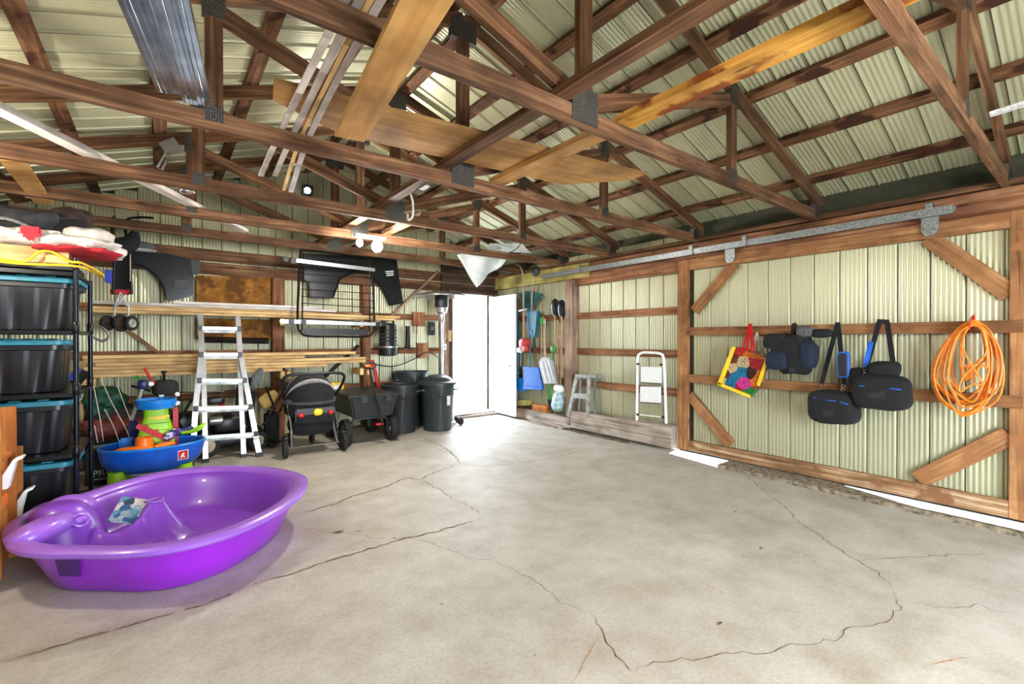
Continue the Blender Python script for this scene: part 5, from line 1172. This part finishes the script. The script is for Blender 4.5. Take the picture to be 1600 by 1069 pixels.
c = qX(1340, 590, 4.50); M().blob(c, (.14, .12, .16), e=.7, nz=.2, seed=9).build('side_bulge', 'fabric_black', t, smooth=True)
# orange cord
t = thing('extension_cord', 'orange extension cord hanging in a big coil on the sliding door', 'cord', qX(1515, 655, 4.5))
r = random.Random(4); P = []
for i in range(17):
    lx = r.uniform(1455, 1495); rx = r.uniform(1543, 1571); by = r.uniform(622, 652); x = 4.57-.007*i+r.uniform(-.005, .005); ty = 500+r.uniform(0, 9)
    if i % 5 == 4: lx, rx = r.uniform(1500, 1508), r.uniform(1535, 1543); by = r.uniform(585, 610)
    cx_ = 1512+r.uniform(-8, 8)
    P += [qX(1518+r.uniform(-2, 4), ty, x), qX((lx+1505)/2, 530, x), qX(lx, 580+r.uniform(-8, 12), x), qX(lx+12, by-22, x), qX(cx_, by, x), qX(rx-10, by-25, x), qX(rx, 570+r.uniform(-12, 8), x), qX((rx+1532)/2, 522, x)]
M().tube(spline(P, 4), .0062, 6).build('cord', 'orange_cord', t, smooth=True)
P = [qX(u, v, 4.44) for u, v in ((1503, 540), (1512, 560), (1530, 590), (1536, 602), (1520, 600), (1500, 612), (1505, 590), (1535, 560), (1543, 545))]
M().tube(spline(P, 5), .0062, 6).build('cord', 'orange_cord', t, smooth=True)
M().torus(qX(1518, 504, 4.50), .05, .006, (0, 1, .2), 20, 6, sx=1).build('red_tie', 'red_tie', t, smooth=True)
# ============================================================= THINGS ALONG THE RIGHT WALL
t = thing('step_stool', 'folded white two-step stool against the right wall left of the sliding door', 'step stool', qX(1018, 660, 4.62)); xs = 4.63
M().tube(spline([qX(995, 660, xs), qX(996, 600, xs), qX(996, 562, xs), qX(1002, 552, xs), qX(1016, 551, xs), qX(1032, 553, xs), qX(1037, 562, xs), qX(1039, 600, xs), qX(1041, 662, xs)], 5), .016).build('frame', 'white_paint', t, smooth=True)
for a, b, c_, d_ in ((1001, 573, 1032, 597), (1000, 604, 1031, 628)):
    m = M(); m.prism([qX(a, b, xs-.02), qX(c_, b+1, xs-.02), qX(c_, d_+2, xs-.02), qX(a, d_, xs-.02)], (.03, 0, 0)); m.build('step', 'white_paint', t, bev=.004); M().tube([qX(a, d_+1, xs-.022), qX(c_, d_+3, xs-.022)], .004).build('step_edge', 'bin_black', t)
M().tube([qX(998, 648, xs-.01), qX(1034, 652, xs-.01)], .008).build('cross_tube', 'white_paint', t)
for u, v in ((997, 569), (1033, 570), (997, 648), (1036, 652)): M().box(qX(u, v, xs-.02)-V(.008, .016, .012), qX(u, v, xs-.02)+V(.008, .016, .012)).build('hinge', 'black_plastic', t)
t = thing('step_ladder', 'short paint-splattered aluminium step ladder leaning by the wooden post', 'step ladder', qX(908, 652, 4.58)); xs = 4.575
m = M(); m.prism([qX(898, 585, xs), qX(932, 586, xs), qX(931, 591, xs), qX(898, 591, xs)], (.12, 0, 0)); m.build('top_cap', 'alu_old', t, bev=.004)
for a, b in (((901, 590), (888, 651)), ((921, 590), (918, 653))): M().beam(qX(*a, xs-.01), qX(*b, xs-.01), .05, .025, up=(1, 0, 0)).build('front_rail', 'alu_old', t)
for a, b in (((908, 590), (905, 648)), ((929, 590), (930, 652))): M().beam(qX(*a, xs+.09), qX(*b, xs+.05), .035, .02, up=(1, 0, 0)).build('rear_rail', 'galv', t)
M().beam(qX(896, 618, xs-.01), qX(919, 620, xs-.01), .07, .02, up=(1, 0, 0)).build('step', 'alu_old', t)
for a, b in (((900, 622), (893, 632)), ((911, 622), (918, 634))): M().beam(qX(*a, xs-.01), qX(*b, xs-.01), .012, .01, up=(1, 0, 0)).build('brace', 'aluminium', t)
# snow shovels
def rod(nm, pts, r_, mat, x=4.62): return M().tube(spline([qX(u, v, x) for u, v in pts], 3), r_)
t = thing('snow_shovel', 'wide royal blue snow shovel hanging beside the open door', 'snow shovel', qX(832, 610, 4.6)); xs = 4.56
m = M(); m.prism([qX(816, 573, xs), qX(841, 574, xs), qX(848, 607, xs), qX(834, 610, xs), qX(818, 604, xs)], (.03, 0, 0)); m.build('blade', 'snow_blue', t, bev=.006)
m = M(); m.prism([qX(817, 603, xs-.03), qX(847, 606, xs-.03), qX(846, 610, xs-.03), qX(838, 609, xs-.03), qX(817, 608, xs-.03)], (.05, 0, 0)); m.build('lip', 'snow_blue', t, bev=.006)
M().tube([qX(829, 575, xs), qX(826, 470, 4.64)], .013).build('shaft', 'teal_tool', t); M().tube([qX(821, 470, 4.63), qX(831, 470, 4.63)], .014).build('grip', 'bin_black', t)
t = thing('snow_shovel', 'light blue snow pusher lowest beside the white door', 'snow shovel', qX(810, 612, 4.6)); xs = 4.60
m = M(); m.prism([qX(802, 589, xs), qX(816, 591, xs), qX(820, 612, xs), qX(802, 609, xs)], (.03, 0, 0)); m.build('blade', 'toy_blue', t, bev=.006)
M().tube([qX(809, 590, xs), qX(808, 488, 4.64)], .013).build('shaft', 'teal_tool', t)
t = thing('snow_shovel', 'grey snow scoop with white ribs hanging right of the blue shovel', 'snow shovel', qX(855, 602, 4.6)); xs = 4.56
m = M(); m.prism([qX(841, 566, xs), qX(846, 559, xs), qX(855, 557, xs), qX(863, 566, xs), qX(869, 600, xs), qX(849, 600, xs)], (.035, 0, 0)); m.build('blade', 'snow_grey', t, bev=.01, smooth=True)
for a, b in (((846, 566), (853, 597)), ((851, 563), (860, 597)), ((856, 562), (865, 594))): M().tube([qX(*a, xs-.008), qX(*b, xs-.008)], .007).build('rib', 'white_paint', t)
M().tube([qX(853, 560, xs), qX(849, 495, 4.64)], .012).build('shaft', 'handle_wood', t)
for i, (a, b, mt, lab) in enumerate((((864, 468), (868, 495), 'fender_grey', 'dark spade blade up on the girt, left one of two'), ((875, 470), (878, 494), 'fender_grey', 'dark spade blade up on the girt, right one beside the post'))):
    t = thing('spade', lab, 'spade', qX(b[0], 590, 4.6)); u0, v0 = a
    c = qX(u0+3, v0+13, 4.64); k = (c.x*FX+c.y*FY)/FOC
    M().blob(c, (.03, 15*k*1.3, 29*k), e=1).build('blade', mt, t, smooth=True); M().tube([c+V(0, 0, -.10), qX(b[0]-i*0, 590, 4.64)], .013).build('shaft', 'handle_wood', t)
t = thing('garden_rake', 'garden tool with green socket and wooden shaft on the girt', 'garden tool', qX(846, 560, 4.62))
M().blob(qX(846, 502, 4.62), (.05, .09, .14), e=.9).build('socket', 'garden_green', t, smooth=True); M().tube([qX(846, 506, 4.63), qX(847, 560, 4.63)], .012).build('shaft', 'handle_wood', t); M().tube([qX(852, 498, 4.63), qX(850, 556, 4.63)], .010).build('shaft', 'alu_old', t)
t = thing('hedge_shears', 'green handled shears hanging below the grey scoop', 'shears', qX(860, 638, 4.6))
for a, b in (((856, 602), (858, 626)), ((863, 545), (861, 626))): M().tube([qX(*a, 4.62), qX(*b, 4.62)], .012).build('handle', 'garden_green', t)
M().prism([qX(855, 624, 4.6), qX(863, 626, 4.6), qX(866, 638, 4.6), qX(859, 640, 4.6)], (.02, 0, 0)).build('blade', 'fender_grey', t)
M().blob(qX(864, 545, 4.60), (.06, .09, .12), e=.8, nz=.3, seed=4).build('hose_nozzle', 'garden_green', None, smooth=True, label='green and yellow nozzle hanging between shaft and post', cat='nozzle')
# leaf rake, trimmers
t = thing('leaf_rake', 'dark green plastic leaf rake fanned out under the yellow header beam', 'rake', qX(828, 490, 4.62))
m = M(); ctr = qX(824, 487, 4.64); tips = [qX(810+4.2*i, 453+3*abs(i-4)*.5, 4.66) for i in range(10)]
m.prism([tips[0], tips[3], tips[6], tips[9], ctr+V(0, -.06, .02), ctr+V(0, .06, .02)], (.008, 0, 0)); m.build('fan', 'rake_green', t)
for i, p in enumerate(tips): M().tube([p+V(-.01, 0, .02), ctr+V(-.012, 0, 0)], .005, 6).build('tine', 'teal_tool', t)
M().tube([qX(834, 430, 4.60), qX(831, 462, 4.60), qX(828, 560, 4.62)], .013).build('shaft', 'handle_wood', t)
m = M(); m.blob(qX(836, 424, 4.60), (.10, .16, .16), e=.9); m.build('round_basket', 'bin_green', t, smooth=True)
t = thing('string_trimmer', 'string trimmer with red engine hanging head up beside the door', 'string trimmer', qX(818, 550, 4.55))
M().tube(spline([qX(806, 413, 4.50), qX(813, 418, 4.50), qX(817, 430, 4.50), qX(818, 470, 4.52), qX(818, 530, 4.56)], 4), .012).build('shaft', 'handle_wood', t, smooth=True)
M().blob(qX(819, 537, 4.54), (.14, .18, .16), e=.6, nz=.12, seed=3).build('engine', 'rust_red', t, smooth=True); M().blob(qX(813, 547, 4.52), (.10, .11, .09), e=.8).build('fuel_tank', 'plastic_sheet', t, smooth=True)
M().tube(spline([qX(811, 486, 4.5), qX(818, 484, 4.48), qX(824, 483, 4.5)], 4), .013).build('front_handle', 'alu_old', t); M().blob(qX(822, 545, 4.52), (.10, .12, .10), e=.6).build('pull_starter', 'rust_red', t, smooth=True)
t = thing('hedge_trimmer', 'teal electric trimmer with a loop of cord beside the leaf rake', 'trimmer', qX(834, 540, 4.56))
m = M(); m.prism([qX(826, 486, 4.56), qX(840, 485, 4.56), qX(838, 510, 4.56), qX(836, 528, 4.56), qX(829, 524, 4.56), qX(826, 508, 4.56)], (.06, 0, 0)); m.build('body', 'teal_tool', t, bev=.012, smooth=True)
M().tube(spline([qX(826, 484, 4.54), qX(824, 500, 4.54), qX(826, 516, 4.54), qX(832, 528, 4.54)], 4), .006).build('cord', 'toy_blue', t); M().tube([qX(834, 526, 4.58), qX(835, 548, 4.6)], .016).build('shaft', 'bin_black', t)
for i, (u, v0_, v1_, mt) in enumerate(((804, 485, 590, 'teal_tool'), (811, 500, 585, 'teal_tool'), (814, 540, 572, 'alu_old'), (871, 500, 600, 'handle_wood'), (875, 505, 602, 'handle_wood'))):
    M().tube([qX(u, v0_, 4.66), qX(u+(1 if i > 2 else -1), v1_, 4.66)], .012).build('garden_tool', mt, None, label=['teal tool handle standing closest to the white door edge', 'second teal tool handle behind the blue pusher', 'short metal tool handle above the royal blue shovel', 'slim wooden handle left of the wall post', 'slim wooden handle closest to the wall post'][i], cat='tool handle')
t = thing('feed_sack', 'white and blue plastic sack slumped left of the wooden post', 'sack', qX(874, 648, 4.58))
c = qX(874, 627, 4.60); M().blob(c+V(0, .03, -.02), (.15, .20, .28), e=.8, nz=.2, seed=8, n=28, k=18).build('sack_body', 'bag_print', t, smooth=True); M().blob(c+V(0, .02, .18), (.13, .18, .13), e=.9, nz=.3, seed=18).build('sack_neck', 'plastic_sheet', t, smooth=True)
M().beam(qX(796, 630, 4.64), qX(828, 629, 4.64), .10, .09).build('treated_offcut', 'treated', None, bev=.01, label='greenish treated timber offcut on the sill beside the door', cat='timber')
M().box((4.58, 5.15, .172), (4.70, 5.48, .27)).build('timber_block', 'toy_box_pine', None, bev=.006, label='reddish brown timber block on the sill left of the shears', cat='timber')
# corner above: more odd bits
M().beam(qX(1545, 180, 4.0), qX(1640, 150, 4.0), .05, .02).build('paper_strip', 'label_white', None, label='pale printed strip of trim resting on the truss at the right edge', cat='strip')
